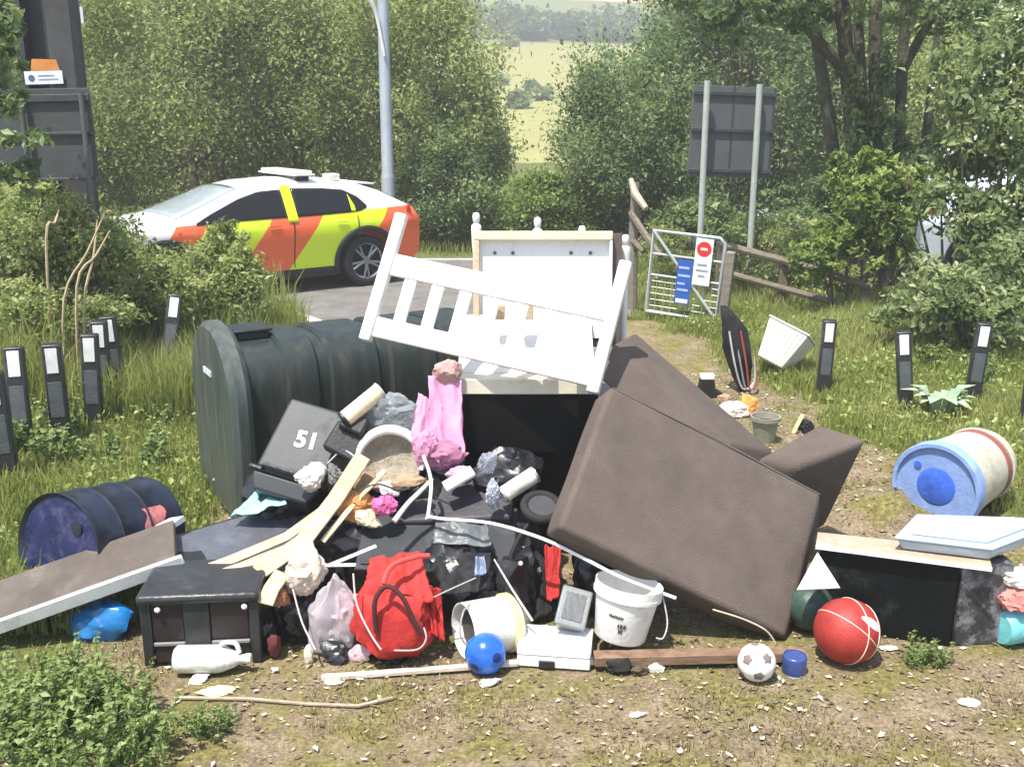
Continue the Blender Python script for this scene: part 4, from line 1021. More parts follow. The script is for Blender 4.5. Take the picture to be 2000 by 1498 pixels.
    for sy in (1, -1):
        MB().hexa([(-.90, sy * .45, 1.02), (-.70, sy * .86, 1.02), (-.70, sy * .86, 1.10), (-.90, sy * .45, 1.09)], [(-.96, sy * .45, 1.02), (-.76, sy * .89, 1.02), (-.74, sy * .88, 1.10), (-.95, sy * .45, 1.09)]).build('tail_light', M('tail_red', (0.45, 0.02, 0.02), rough=0.2), t, bevel=.006)
        MB().hexa([(3.3, sy * .84, .80), (3.62, sy * .60, .80), (3.60, sy * .60, .88), (3.3, sy * .84, .90)], [(3.36, sy * .87, .80), (3.70, sy * .62, .80), (3.66, sy * .62, .88), (3.34, sy * .86, .90)]).build('headlight', M('headlight_clear', (0.55, 0.58, 0.62), rough=0.1), t, bevel=.006)
    MB().box((3.66, -.45, .38), (3.775, .45, .56)).build('grille', blackp, t, bevel=.02)
    for wx in (0, 2.85):
        for sy in (1, -1):
            c0 = MB(axis_frame((wx, sy * .80, .36), (0, sy, 0), (1, 0, 0)))
            c0.lathe([(.235, -.105), (.30, -.115), (.345, -.10), (.362, -.06), (.362, .06), (.345, .10), (.30, .115), (.255, .105), (.235, .08)], 36, closed=True)
            wo = c0.build('wheel', tyre_m, t, smooth=True)
            rb = MB(axis_frame((wx, sy * .80, .36), (0, sy, 0), (1, 0, 0)))
            rb.lathe([(.25, .10), (.232, .085), (.225, .0), (.25, -.08)], 36)
            for k in range(5):
                for d_ in (-.13, .13):
                    a_ = 2 * math.pi * k / 5 + .3
                    p_ = Vector((.05 * math.cos(a_), .05 * math.sin(a_), .075)); q_ = Vector((.238 * math.cos(a_ + d_ * 1.3), .238 * math.sin(a_ + d_ * 1.3), .085))
                    rb.tube([p_, q_], [.024, .017], 6)
            rb.cyl((0, 0, .04), (0, 0, .092), .06, n=18)
            rb.build('rim', rim_m, wo, smooth=True)
            MB(axis_frame((wx, sy * .80, .36), (0, sy, 0))).cyl((0, 0, -.02), (0, 0, .01), .224, n=28).build('brake_disc', blackp, wo, smooth=True)
    if livery:
        for y0, y1 in ((-.58, .58),): MB().box((.62, y0, 1.575), (.88, y1, 1.62)).build('light_bar', M('lightbar_lens', (0.80, 0.82, 0.66), rough=0.2), t, bevel=.02)
        MB().box((.60, -.62, 1.55), (.90, .62, 1.5745)).build('light_bar_base', M('bar_white', (0.75, 0.75, 0.72), rough=.4), t, bevel=.008)
        for sy in (1, -1): MB().box((.66, sy * .5 - .04, 1.48), (.84, sy * .5 + .04, 1.5495)).build('bar_foot', blackp, t, bevel=.01)
        MB().box((.16, .33, 1.46), (.36, .50, 1.56)).build('roof_beacon', M('bar_white', (1, 1, 1)), t, bevel=.02)
    return t
HEAD = math.atan2(-.60, -.80)
hv = Vector((math.cos(HEAD), math.sin(HEAD), 0)); lv = Vector((-hv.y, hv.x, 0))
rw = G(716, 558); rear = rw - lv * .86
car('white estate car with orange and lime emergency livery parked on the lane', car_paint('livery_paint'), (rear.x, rear.y, 0.002), HEAD, True)
q = place(1540, 20.2); car('silver car half hidden behind the undergrowth below the grey sign', car_paint('silver_paint', (0.42, 0.44, 0.46)), (q[0] + 1.2, q[1], -0.93), math.radians(176))
q = place(1975, 15.6); car('pale blue-white car glimpsed through leaves at the right', car_paint('pale_paint', (0.66, 0.72, 0.80)), (q[0] - 1.0, q[1], -0.02), math.radians(12))

# ================================================================== THE RUBBISH HEAP
WHITE = M('white_paint', (0.80, 0.79, 0.76), rough=0.5, var=0.06, scale=7, bump=0.06, dirt=0.3, dirtcol=(0.40, 0.36, 0.29))
CREAM = M('cream_board', (0.72, 0.66, 0.53), rough=0.6, var=0.10, scale=4, bump=0.08, dirt=0.15, dirtcol=(0.35, 0.28, 0.2))
BLACK = M('black_plastic', (0.018, 0.018, 0.020), rough=0.45, var=0.3, scale=8, bump=0.1, dirt=0.2, dirtcol=(0.08, 0.075, 0.07))
BROWNF = M('brown_fabric', (0.122, 0.097, 0.082), rough=0.92, var=0.16, scale=5, bump=0.45, bscale=160, spec=0.15, dirt=0.22, dirtcol=(0.15, 0.118, 0.108))

# ---- dark green oil tank
A = G(470, 1035); a_ = math.radians(30)
ex = Vector((math.cos(a_), math.sin(a_), 0)); ey = Vector((-math.sin(a_), math.cos(a_), 0))
TM = Matrix(((ex.x, ey.x, 0, A.x), (ex.y, ey.y, 0, A.y), (0, 0, 1, 0), (0, 0, 0, 1)))
TW, TH, TL_ = .98, 1.17, 1.75
def arch(off, n=22, ex=.62):
    w, h = TW / 2 - off, TH - off; zs = .68
    pts = [(-w * .94, 0.0 if off < .03 else .02), (-w, .25)]
    pts += [(-w * math.copysign(abs(math.cos(math.pi * k / n)) ** ex, math.cos(math.pi * k / n)), zs + (h - zs) * math.sin(math.pi * k / n) ** ex) for k in range(n + 1)]
    pts += [(w, .25), (w * .94, 0.0 if off < .03 else .02)]
    return pts
def arch_band(mb, x0, x1, off, bev=.03, ex=.62):
    secs = [(x0, off + bev), (x0 + bev, off), (x1 - bev, off), (x1, off + bev)]
    vs, fs = [], []
    for x, o in secs: vs += [(x, y + TW / 2, z) for y, z in arch(o, 22, ex)]
    n = len(arch(0))
    for i in range(len(secs) - 1):
        for k in range(n): fs.append((i * n + k, i * n + (k + 1) % n, (i + 1) * n + (k + 1) % n, (i + 1) * n + k))
    fs += [tuple(range(n)), tuple(range(3 * n + n - 1, 3 * n - 1, -1))]
    return mb.add(vs, fs)
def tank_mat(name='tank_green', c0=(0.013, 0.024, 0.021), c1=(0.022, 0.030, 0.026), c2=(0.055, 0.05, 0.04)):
    m = bpy.data.materials.new(name); nt, b = nodes_of(m); N = nt.nodes; L = nt.links
    tc = N.new('ShaderNodeTexCoord'); mp = N.new('ShaderNodeMapping'); mp.inputs['Scale'].default_value = (7, 7, .9); L.new(tc.outputs['Object'], mp.inputs['Vector'])
    n1 = N.new('ShaderNodeTexNoise'); n1.inputs['Scale'].default_value = 2.0; n1.inputs['Detail'].default_value = 9; n1.inputs['Roughness'].default_value = .7; L.new(mp.outputs[0], n1.inputs['Vector'])
    r = N.new('ShaderNodeValToRGB'); e = r.color_ramp.elements
    e[0].position = .38; e[0].color = c0 + (1,); e[1].position = .70; e[1].color = c2 + (1,); x = e.new(.52); x.color = c1 + (1,)
    L.new(n1.outputs['Fac'], r.inputs['Fac']); L.new(r.outputs[0], b.inputs['Base Color']); b.inputs['Roughness'].default_value = .42
    return m
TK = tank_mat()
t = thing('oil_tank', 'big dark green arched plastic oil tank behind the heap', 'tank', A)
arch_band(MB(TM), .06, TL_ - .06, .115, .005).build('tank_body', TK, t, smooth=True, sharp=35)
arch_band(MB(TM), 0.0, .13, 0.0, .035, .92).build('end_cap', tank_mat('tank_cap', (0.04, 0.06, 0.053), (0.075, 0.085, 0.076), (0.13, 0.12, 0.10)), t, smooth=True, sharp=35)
for x0, x1 in ((.36, .58), (.64, .98), (1.04, 1.38), (1.44, 1.74)): arch_band(MB(TM), x0, x1, .09, .02).build('rib', TK, t, smooth=True, sharp=35)
mf = TM @ Matrix.Translation((0, 0, 0))
MB(TM).box((-.008, TW * .44, .84), (.01, TW * .44 + .17, .875)).build('label_plate', M('label_white', (1, 1, 1)), t)
HB = TH - .09
MB(TM).box((.16, TW * .40, HB - .03), (.36, TW * .60, HB + .02)).build('hatch_collar', M('hatch_black', (0.02, 0.024, 0.025), rough=.35), t, bevel=.012)
MB(TM).box((.14, TW * .38, HB + .021), (.38, TW * .62, HB + .04)).build('hatch_lid', M('hatch_black', (1, 1, 1)), t, bevel=.008)

# ---- dark drum on the left
nc = G(112, 1082, .285); ax = Vector((.44, .86, -.17)).normalized(); dl = .58
nc.z += .02; DM = axis_frame(nc, ax, (0, 0, 1))
t = thing('oil_drum', 'dark navy steel drum lying on its side at the left edge', 'drum', Vector((nc.x, nc.y, 0)))
dm = M('drum_navy', (0.012, 0.016, 0.030), rough=.30, var=.5, scale=5, bump=.08, spec=.6, dirt=.25, dirtcol=(0.05, 0.05, 0.055))
MB(DM).lathe([(.262, .02), (.285, .0), (.288, .012), (.28, .03), (.28, .16), (.289, .175), (.28, .19), (.28, .35), (.289, .365), (.28, .38), (.28, dl - .03), (.288, dl - .012), (.285, dl), (.262, dl - .02)], 44).build('barrel', dm, t, smooth=True, sharp=50)
MB(DM).cyl((0, 0, .018), (0, 0, .026), .266, n=44).build('end_plate', M('drum_end_blue', (0.010, 0.014, 0.075), rough=.35, var=.6, scale=7, dirt=.42, dirtcol=(0.10, 0.09, 0.16), spec=.6), t, smooth=True)
MB(DM).cyl((0, 0, dl - .026), (0, 0, dl - .018), .266, n=44).build('end_plate', dm, t, smooth=True)
MB(DM).cyl((.13, .12, .008), (.13, .12, .02), .035, n=16).build('bung', dm, t, smooth=True)
DSG = 1 if DM.to_3x3().col[1].x > 0 else -1
vs, fs = [], []
for i in range(7):
    for k in range(5):
        an = math.radians(48 + 26 * i / 6) * DSG; rr = .2835
        vs.append((rr * math.cos(an), rr * math.sin(an), .33 + .13 * k / 4 + .02 * math.sin(i)))
for i in range(6):
    for k in range(4): q = i * 5 + k; fs.append((q, q + 1, q + 6, q + 5))
MB(DM).add(vs, fs).build('label_sticker', M('drum_label', (0.50, 0.16, 0.15), var=.5, scale=14, rough=.5, dirt=.4, dirtcol=(0.55, 0.5, 0.5)), t, smooth=True)

# ---- brown worktop board with white edge, leaning at the left
bl, br, tl = D(-60, 1236, 4.20), D(345, 1092, 4.44), D(-75, 1165, 4.48)
m, w, h = FR(bl, br, tl)
t = thing('worktop_board', 'brown laminate board with a thick white front edge leaning low at the left', 'board', Vector((bl.x, bl.y, 0)))
MB(m).box((0, -.02, 0), (w, .02, h)).build('panel', M('laminate_brown', (0.11, 0.088, 0.07), rough=.5, var=.25, scale=4, dirt=.3, dirtcol=(0.22, 0.19, 0.16)), t, bevel=.006)
MB(m).box((-.002, -.022, -.022), (w + .03, .05, -.001)).build('white_edge', WHITE, t, bevel=.006)
MB(m).prism([(w - .12, h + .001), (w - .02, h - .03), (w + .05, h + .01), (w - .02, h + .035)], -.012, .018).build('torn_corner', WHITE, t)

# ---- dark storage unit
bl, br = G(283, 1302), G(512, 1292)
tl = bl + Vector((0, 0, .35)); m, w, h = FR(bl, br, tl); d = .36
t = thing('storage_unit', 'dark grey plastic drawer unit standing at the front left of the heap', 'cabinet', bl)
gm_ = M('unit_grey', (0.03, 0.032, 0.033), rough=.35, var=.3, scale=5, dirt=.2, dirtcol=(0.09, 0.09, 0.088))
MB(m).box((0, .03, 0), (w, d, h * .93)).build('carcass', M('unit_dark', (0.020, 0.018, 0.018), rough=.5, var=.3), t, bevel=.008)
MB(m).box((-.012, -.02, h * .86), (w + .01, d + .01, h)).build('top', gm_, t, bevel=.022, seg=3)
for x0, x1 in ((0, .045), (w * .36, w * .58), (w - .045, w)): MB(m).box((x0, -.001, 0), (x1, .029, h * .858)).build('front_post', gm_, t, bevel=.006)
for x0, x1 in ((.047, w * .358), (w * .582, w - .047)):
    MB(m).box((x0, .008, h * .34), (x1, .028, h * .85)).build('drawer_front', M('drawer_dark', (0.03, 0.022, 0.022), rough=.35, var=.3, scale=6), t, bevel=.005)
    MB(m).box((x0, .002, h * .27), (x1, .028, h * .32)).build('drawer_rail', M('unit_rail', (0.22, 0.22, 0.21), rough=.5, dirt=.3), t, bevel=.004)
    MB(m).box((x0, .012, .01), (x1, .028, h * .255)).build('drawer_front', M('drawer_dark', (1, 1, 1)), t, bevel=.005)
for x in (w - .06, .08): MB(m).sphere((x, -.006, h * .80), .014, 12).build('knob', WHITE, t, smooth=True)

# ---- blue sack
tag(crumple('plastic_sack', D(200, 1225, 4.42), (.15, .10, .14), M('blue_sack', (0.012, 0.16, 0.42), rough=.28, var=.45, scale=5, spec=.6), seed=3, amp=.5, freq=1.8), 'shiny blue plastic sack slumped under the brown board', 'sack')
# ---- white jug lying in front of the unit
c = G(342, 1287, .062); jd = Vector((1, .02, 0)).normalized(); JM = axis_frame(c, jd, (0, 0, 1))
t = thing('plastic_jug', 'white plastic jug lying on its side before the dark drawer unit', 'jug', Vector((c.x, c.y, 0)))
MB(JM).lathe([(0, 0), (.05, .0), (.061, .012), (.062, .19), (.056, .215), (.036, .265), (.02, .285), (.019, .31), (0, .31)], 24).build('jug_body', M('jug_white', (0.72, 0.73, 0.68), rough=.4, var=.12, dirt=.25, dirtcol=(0.3, 0.28, 0.22)), t, smooth=True, sharp=50)
MB(JM).cyl((0, 0, .311), (0, 0, .335), .023, n=16).build('cap', M('cap_cream', (0.66, 0.62, 0.5)), t, smooth=True)
MB(JM).tube([(.04, 0, .2), (.075, 0, .215), (.075, 0, .27), (.03, 0, .285)], .011, 8, 4).build('handle', M('jug_white', (1, 1, 1)), t, smooth=True)

# ---- dark flat panels
bl, br, tl = D(352, 1140, 4.43), D(655, 1045, 4.90), D(352, 1040, 4.78)
m, w, h = FR(bl, br, tl)
t = thing('television', 'flat dark grey television lying face up beneath the cream planks', 'television', m.translation); ORG[t.name] = m.translation.copy()
MB(m).box((0, 0, 0), (w, .045, h)).build('casing', BLACK, t, bevel=.008)
MB(m).box((.018, -.004, .02), (w - .018, -.0005, h - .018)).build('screen', M('screen_grey', (0.085, 0.09, 0.105), rough=.25, var=.2, scale=3, bump=0, dirt=.35, dirtcol=(0.16, 0.165, 0.175), spec=.6), t)
vs = [(.10 + .07 * math.cos(k * .63) * (1 + .3 * math.sin(k * 2.4)), .13 + .085 * math.sin(k * .63) * (1 + .25 * math.cos(k * 1.7))) for k in range(10)]
MB(m).prism(vs, -.0065, -.0045).build('black_stain', M('tar_black', (0.015, 0.018, 0.018), rough=.4), t)
bl, br, tl = D(690, 1112, 4.52), D(1005, 1120, 4.48), D(760, 985, 4.88)
m, w, h = FR(bl, br, tl)
t = thing('flat_monitor', 'black flat monitor sloping behind the red rucksack', 'monitor', m.translation); ORG[t.name] = m.translation.copy()
MB(m).box((0, 0, 0), (w, .05, h)).build('panel', M('panel_black', (0.024, 0.027, 0.031), rough=.4, var=.35, scale=4, dirt=.25, dirtcol=(0.07, 0.08, 0.085), spec=.4, bump=.04), t, bevel=.01)
MB(m).box((.03, -.008, .03), (w - .03, -.0005, .05)).build('trim', BLACK, t, bevel=.003)
bl, br, tl = D(770, 1020, 4.75), D(1000, 1010, 4.72), D(800, 935, 5.0)
m, w, h = FR(bl, br, tl)
tag(MB(m).box((0, 0, 0), (w, .12, h)).build('black_case', M('case_charcoal', (0.035, 0.035, 0.042), rough=.5, var=.3, scale=5, dirt=.3), bevel=.02, seg=3), 'charcoal flat case under the crumpled foil', 'case')

# ---- planks
PINE = wood_mat('pine_plank', (0.42, 0.31, 0.165), (0.62, 0.51, 0.32), 3.0)
def plank(name, label, pts, w, th, mat, cat='plank', group=None, up=Vector((0, -.6, .8))):
    """strip of rectangular section through points"""
    vs, fs = [], []
    pts = [Vector(p) for p in pts]
    for i, p in enumerate(pts):
        d = (pts[min(i + 1, len(pts) - 1)] - pts[max(i - 1, 0)]).normalized(); s = d.cross(up).normalized() * w / 2; u = s.cross(d).normalized() * th / 2
        vs += [p - s - u, p + s - u, p + s + u, p - s + u]
        if i: b_ = (i - 1) * 4; fs += [(b_ + k, b_ + (k + 1) % 4, b_ + 4 + (k + 1) % 4, b_ + 4 + k) for k in range(4)]
    fs += [(0, 1, 2, 3), tuple(range(len(pts) * 4 - 1, len(pts) * 4 - 5, -1))]
    return tag(MB().add(vs, fs).build(name, mat, bevel=.003), label, cat, group)
PG = 'loose pine boards on the heap'
plank('pine_board', 'broad cream pine board sloping from the basket down to the storage unit', [D(710, 890, 4.82), D(655, 975, 4.72), D(590, 1060, 4.55), D(505, 1118, 4.36)], .085, .014, PINE, group=PG)
plank('pine_board', 'long narrow pine strip lying over the television screen', [D(640, 990, 4.78), D(560, 1048, 4.62), D(455, 1092, 4.46), D(352, 1130, 4.38)], .05, .012, PINE, group=PG)
plank('pine_board', 'lower long pine strip beside the one on the television', [D(632, 1020, 4.70), D(560, 1072, 4.54), D(470, 1108, 4.40), D(400, 1132, 4.33)], .05, .012, PINE, group=PG)
plank('pine_board', 'short pale board propped beside the orange packaging', [D(752, 918, 4.86), D(690, 985, 4.74), D(630, 1058, 4.60)], .03, .012, PINE, group=PG)
plank('broken_board', 'short broken cream board beside the dark drawer unit', [D(552, 1118, 4.28), D(530, 1150, 4.20), D(518, 1180, 4.15)], .075, .014, PINE)
plank('white_strip', 'thin white strip poking out beside the beige bag', [D(640, 1105, 4.36), D(735, 1066, 4.46)], .018, .008, WHITE, 'strip', 'thin white strips by the red rucksack')
plank('white_strip', 'second thin white strip lying flat against the red rucksack', [D(630, 1104, 4.33), D(695, 1103, 4.33)], .016, .008, WHITE, 'strip', 'thin white strips by the red rucksack')
plank('timber_batten', 'long pale timber batten lying on the ground in front of the red rucksack', [G(628, 1323, .012), G(820, 1309, .014), G(1012, 1294, .02)], .03, .02, wood_mat('batten_pale', (0.50, 0.42, 0.32), (0.74, 0.66, 0.54)), 'batten', up=Vector((0, 0, 1)))
plank('timber_batten', 'short white batten lying under the bucket', [G(1145, 1292, .015), G(1262, 1281, .015)], .035, .022, WHITE, 'batten', up=Vector((0, 0, 1)))
plank('timber_beam', 'long reddish-brown timber beam on the ground under the sofa', [G(1160, 1286, .045), G(1568, 1276, .045)], .07, .045, wood_mat('beam_brown', (0.12, 0.068, 0.04), (0.27, 0.17, 0.105)), 'beam', up=Vector((0, 0, 1)))
plank('dry_twig', 'curved dry twig lying on the bare ground at the front left', [G(340, 1362, .01), G(480, 1364, .015), G(600, 1374, .012), G(700, 1378, .015), G(768, 1362, .012)], .014, .012, wood_mat('twig_wood', (0.26, 0.2, 0.13), (0.46, 0.4, 0.3)), 'twig', up=Vector((0, 0, 1)))

# ---- recycling caddy with 51 painted on
bl, br, tl = D(500, 908, 4.98), D(632, 948, 4.92), D(575, 778, 5.22)
m, w, h = FR(bl, br, tl)
t = thing('recycling_caddy', 'grey-black lidded caddy painted with a white 51, tipped on the heap', 'caddy', m.translation); ORG[t.name] = m.translation.copy()
CB = M('caddy_grey', (0.042, 0.047, 0.051), rough=.5, var=.18, scale=6, bump=.03, dirt=.15, dirtcol=(0.085, 0.085, 0.08))
MB(m).hexa([(0, 0, 0), (w, 0, 0), (w - .01, .22, 0.0), (.01, .22, 0.0)], [(.03, .0, h), (w - .03, .0, h), (w - .04, .19, h), (.04, .19, h)]).build('caddy_body', CB, t, bevel=.016, seg=3)
MB(m).box((-.03, -.03, -.028), (w + .03, .24, -.001)).build('rim', M('caddy_black', (0.02, 0.021, 0.022), rough=.4), t, bevel=.01)
MB(m).hexa([(.0, -.02, -.03), (w, -.02, -.03), (w, .22, -.03), (0, .22, -.03)], [(.03, .0, -.12), (w - .05, .0, -.12), (w - .05, .18, -.12), (.03, .18, -.12)]).build('lid', CB, t, bevel=.012)
MB(m).tube([(.05, -.03, -.015), (.05, -.055, .0), (w * .72, -.055, .0), (w * .72, -.03, -.015)], .011, 8).build('handle', M('caddy_black', (1, 1, 1)), t, smooth=True)
cu = bpy.data.curves.new('house_number', 'FONT'); cu.body = '51'; cu.size = .125; cu.extrude = .001; cu.align_x = 'CENTER'; cu.offset = .004
tmp = bpy.data.objects.new('house_number', cu); C.objects.link(tmp)
dg = bpy.context.evaluated_depsgraph_get(); me = bpy.data.meshes.new_from_object(tmp.evaluated_get(dg)); bpy.data.objects.remove(tmp)
me.transform(Matrix.Translation(-m.translation) @ m @ Matrix.Translation((w * .55, -.003, h * .40)) @ Matrix.Rotation(math.pi / 2, 4, 'X') @ Matrix.Rotation(math.radians(6), 4, 'Z'))
o = bpy.data.objects.new('house_number', me); C.objects.link(o); o.parent = t; me.materials.append(WHITE)

# ---- things between caddy and chest
a, b = D(674, 818, 4.96), D(740, 764, 5.06); d = (b - a).normalized()
t = thing('fabric_roll', 'cream roller-blind roll resting on the clear plastic wrapping', 'roll', a); ORG[t.name] = a.copy()
MB().cyl(a, b, .043, n=20).build('roll', M('roll_cream', (0.70, 0.60, 0.40), rough=.7, var=.1), t, smooth=True)
MB().cyl(a - d * .012, a - d * .001, .047, n=20).build('end_cap', BLACK, t, smooth=True)
MB().cyl(b + d * .001, b + d * .01, .046, n=20).build('end_cap', M('cap_clear', (0.6, 0.6, 0.62), rough=.2), t, smooth=True)
t = tag(crumple('plastic_wrapping', D(765, 806, 5.06), (.16, .09, .12), film_mat('clear_film', (0.34, 0.37, 0.39), .38, .1), seed=7, amp=.6, freq=2.2, flat=-2), 'crumpled clear plastic wrapping beside the cream roll', 'wrapping')
bl, br, tl = D(628, 870, 4.92), D(690, 905, 4.88), D(662, 818, 5.0)
m, w, h = FR(bl, br, tl); tag(MB(m).box((0, 0, 0), (w, .09, h)).build('black_speaker', BLACK, bevel=.015), 'small black speaker box wedged between caddy and cream roll', 'speaker')
bl, br, tl = D(660, 830, 4.94), D(705, 850, 4.92), D(682, 800, 5.0)
m, w, h = FR(bl, br, tl); tag(MB(m).box((0, 0, 0), (w, .08, h)).build('black_speaker', BLACK, bevel=.012), 'black speaker box just under the end of the cream roll', 'speaker')
tag(crumple('paper_bag', D(605, 935, 4.84), (.08, .07, .075), M('dirty_paper', (0.62, 0.59, 0.52), rough=.8, var=.2, dirt=.3), seed=9, amp=.6, freq=2.5, flat=-2), 'crumpled off-white paper tucked below the caddy', 'paper')
# bowl-shaped basket with white rim
c = D(762, 905, 4.96); ax = Vector((.05, -.75, .42)).normalized(); BM_ = axis_frame(c, ax, (1, 0, 0))
t = thing('wicker_basket', 'beige shallow basket with a padded white rim in the middle of the heap', 'basket', c); ORG[t.name] = c.copy()
MB(BM_).lathe([(0, -.05), (.07, -.045), (.12, -.02), (.15, .02), (.165, .05), (.158, .055), (.14, .025), (.11, -.01), (.06, -.03), (0, -.035)], 36).build('bowl', M('basket_beige', (0.30, 0.26, 0.20), rough=.85, var=.3, scale=14, bump=.6, bscale=60), t, smooth=True, sharp=0)
vs = [(.165 * math.cos(math.radians(k)), .165 * math.sin(math.radians(k)), .055) for k in range(-15, 196, 10)]
MB(BM_).tube(vs, [.012 + .014 * math.sin(math.pi * k / (len(vs) - 1)) for k in range(len(vs))], 10).build('rim', WHITE, t, smooth=True)
# pink cloth
PINK = M('pink_cloth', (0.62, 0.27, 0.42), rough=.75, var=.15, scale=6, bump=.2)
MAUVE = M('mauve_cloth', (0.36, 0.15, 0.24), rough=.8, var=.2, scale=6, bump=.2)
t = thing('pink_blanket', 'crumpled pink blanket hanging between the tank and the black chest', 'blanket', D(860, 900, 5.0)); ORG[t.name] = D(860, 900, 5.0)
drape('upper_fold', [D(842, 872, 4.93), D(905, 892, 4.95), D(902, 742, 5.12), D(834, 736, 5.12)], PINK, t, 1, .045, 2.2, thick=.003)
drape('side_fold', [D(802, 850, 4.96), D(858, 905, 4.88), D(862, 790, 5.02), D(818, 768, 5.08)], PINK, t, 2, .045, 2.5, thick=.003)
crumple('bundle', D(868, 888, 4.96), (.13, .08, .09), MAUVE, t, seed=4, amp=.5, freq=1.8, flat=-2)
crumple('pale_bundle', D(830, 870, 4.93), (.07, .06, .1), PINK, t, seed=5, amp=.5, freq=1.6, flat=-2)
crumple('loose_end', D(900, 925, 4.86), (.07, .05, .04), M('lilac_cloth', (0.50, 0.28, 0.48), rough=.75), t, seed=6, amp=.5, freq=1.8, flat=-2)
tag(crumple('dusty_cushion', D(872, 728, 5.14), (.08, .06, .07), M('dusty_rose', (0.42, 0.26, 0.24), rough=.9, var=.2), seed=8, amp=.35, flat=-2), 'dusty rose cushion jammed under the white bed end', 'cushion')

# ---- storage chest with open lid
Yf = 5.2
bl, br, tl = D(891, 884, Yf), D(1166, 884, Yf), D(891, 770, Yf)
m, w, h = FR(bl, br, tl); m = Matrix.Translation(m.translation); h = tl.z - bl.z
z0 = m.translation.z
t = thing('storage_chest', 'black-fronted storage chest with cream top and its lid standing open', 'chest', m.translation); ORG[t.name] = m.translation.copy()
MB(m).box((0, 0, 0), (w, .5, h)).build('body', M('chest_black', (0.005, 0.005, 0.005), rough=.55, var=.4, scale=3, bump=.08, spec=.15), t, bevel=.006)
MB(m).box((-.008, -.012, h + .001), (w + .008, .12, h + .085)).build('front_edge', CREAM, t, bevel=.006)
MB(m).hexa([(.0, .121, h + .002), (w, .121, h + .002), (w, .5, h + .002), (0, .5, h + .002)], [(.01, .122, h + .09), (w - .01, .122, h + .09), (w - .01, .5, h + .33), (.01, .5, h + .33)]).build('inner_top', M('chest_white', (0.76, 0.76, 0.75), rough=.5, var=.05), t, bevel=.004)
Yl = 5.72
bl, br, tl = D(926, 592, Yl), D(1196, 592, Yl), D(932, 452, Yl + .06)
ml, wl_, hl = FR(bl, br, tl)
lid = MB(ml).box((0, .03, -.25), (wl_ + .055, .13, hl - .01)).build('lid', M('lid_brown', (0.10, 0.075, 0.06), rough=.6, var=.2), t, bevel=.004)
MB(ml).box((.03, .018, -.2), (wl_ - .02, .0295, hl - .05)).build('lid_liner', M('liner_white', (0.72, 0.72, 0.71), rough=.45, var=.06, dirt=.18, dirtcol=(0.45, 0.4, 0.34)), lid)
MB(ml).box((-.002, -.03, hl - .05), (wl_ - .004, .0295, hl)).build('top_rail', M('rail_cream', (0.74, 0.62, 0.42), rough=.55, var=.1), lid, bevel=.005)
MB(ml).box((-.002, -.028, -.25), (.03, .0295, hl - .0505)).build('side_rail', wood_mat('rail_tan', (0.50, 0.35, 0.22), (0.66, 0.50, 0.34)), lid, bevel=.005)
MB(ml).box((wl_ - .02, -.028, -.25), (wl_ - .004, .0295, hl - .0505)).build('side_rail', M('liner_white', (1, 1, 1)), lid, bevel=.004)
for fx in (.15, .28, .70, .84): MB(ml).cyl((wl_ * fx, .012, hl * .70), (wl_ * fx, .0179, hl * .70), .010, n=10).build('screw', M('screw_dark', (0.12, 0.11, 0.1), rough=.4, metal=.6), lid)
for k, (x0, x1) in enumerate(((962, 986), (1012, 1042))):
    q0, q1 = D(x0, 618, 5.42), D(x1, 596, 5.42)
    tag(MB().box((q0.x, 5.42, q0.z - .02), (q1.x, 5.50, q1.z)).build('wood_block', wood_mat('rail_tan', (0, 0, 0), (0, 0, 0)), bevel=.005), ('left', 'right')[k] + ' of the two small tan wood blocks behind the white slats', 'block', 'tan wood blocks on the chest')
# carton under it
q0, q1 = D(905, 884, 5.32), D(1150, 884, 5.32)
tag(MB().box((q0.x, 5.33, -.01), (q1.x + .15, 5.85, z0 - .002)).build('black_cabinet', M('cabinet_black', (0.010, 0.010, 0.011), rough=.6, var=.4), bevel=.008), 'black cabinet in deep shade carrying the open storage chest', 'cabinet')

# ---- white bed end thrown on top
bl, br, tl = D(716, 655, 5.32), D(1160, 757, 4.98), D(790, 420, 5.58)
m, w, h = FR(bl, br, tl)
t = thing('bed_end', 'white slatted bed end thrown tilted across the top of the heap', 'bed end', m.translation); ORG[t.name] = m.translation.copy()
hp = h
for x in (0, w): MB(m).box((x - .032, -.03, -.03), (x + .032, .03, hp if x == 0 else hp * .98)).build('post', WHITE, t, bevel=.010)
zr = hp * .50
MB(m).box((.033, -.016, zr), (w - .033, .016, zr + .12)).build('top_rail', WHITE, t, bevel=.006)
MB(m).box((.033, -.016, .0), (w - .033, .016, .11)).build('bottom_rail', WHITE, t, bevel=.006)
ns = 7; sw = .068; gap = (w - .066 - ns * sw) / (ns + 1)
for k in range(ns):
    x0 = .033 + gap + k * (sw + gap); MB(m).box((x0, -.010, .111), (x0 + sw, .010, zr - .001)).build('slat', WHITE, t, bevel=.004)
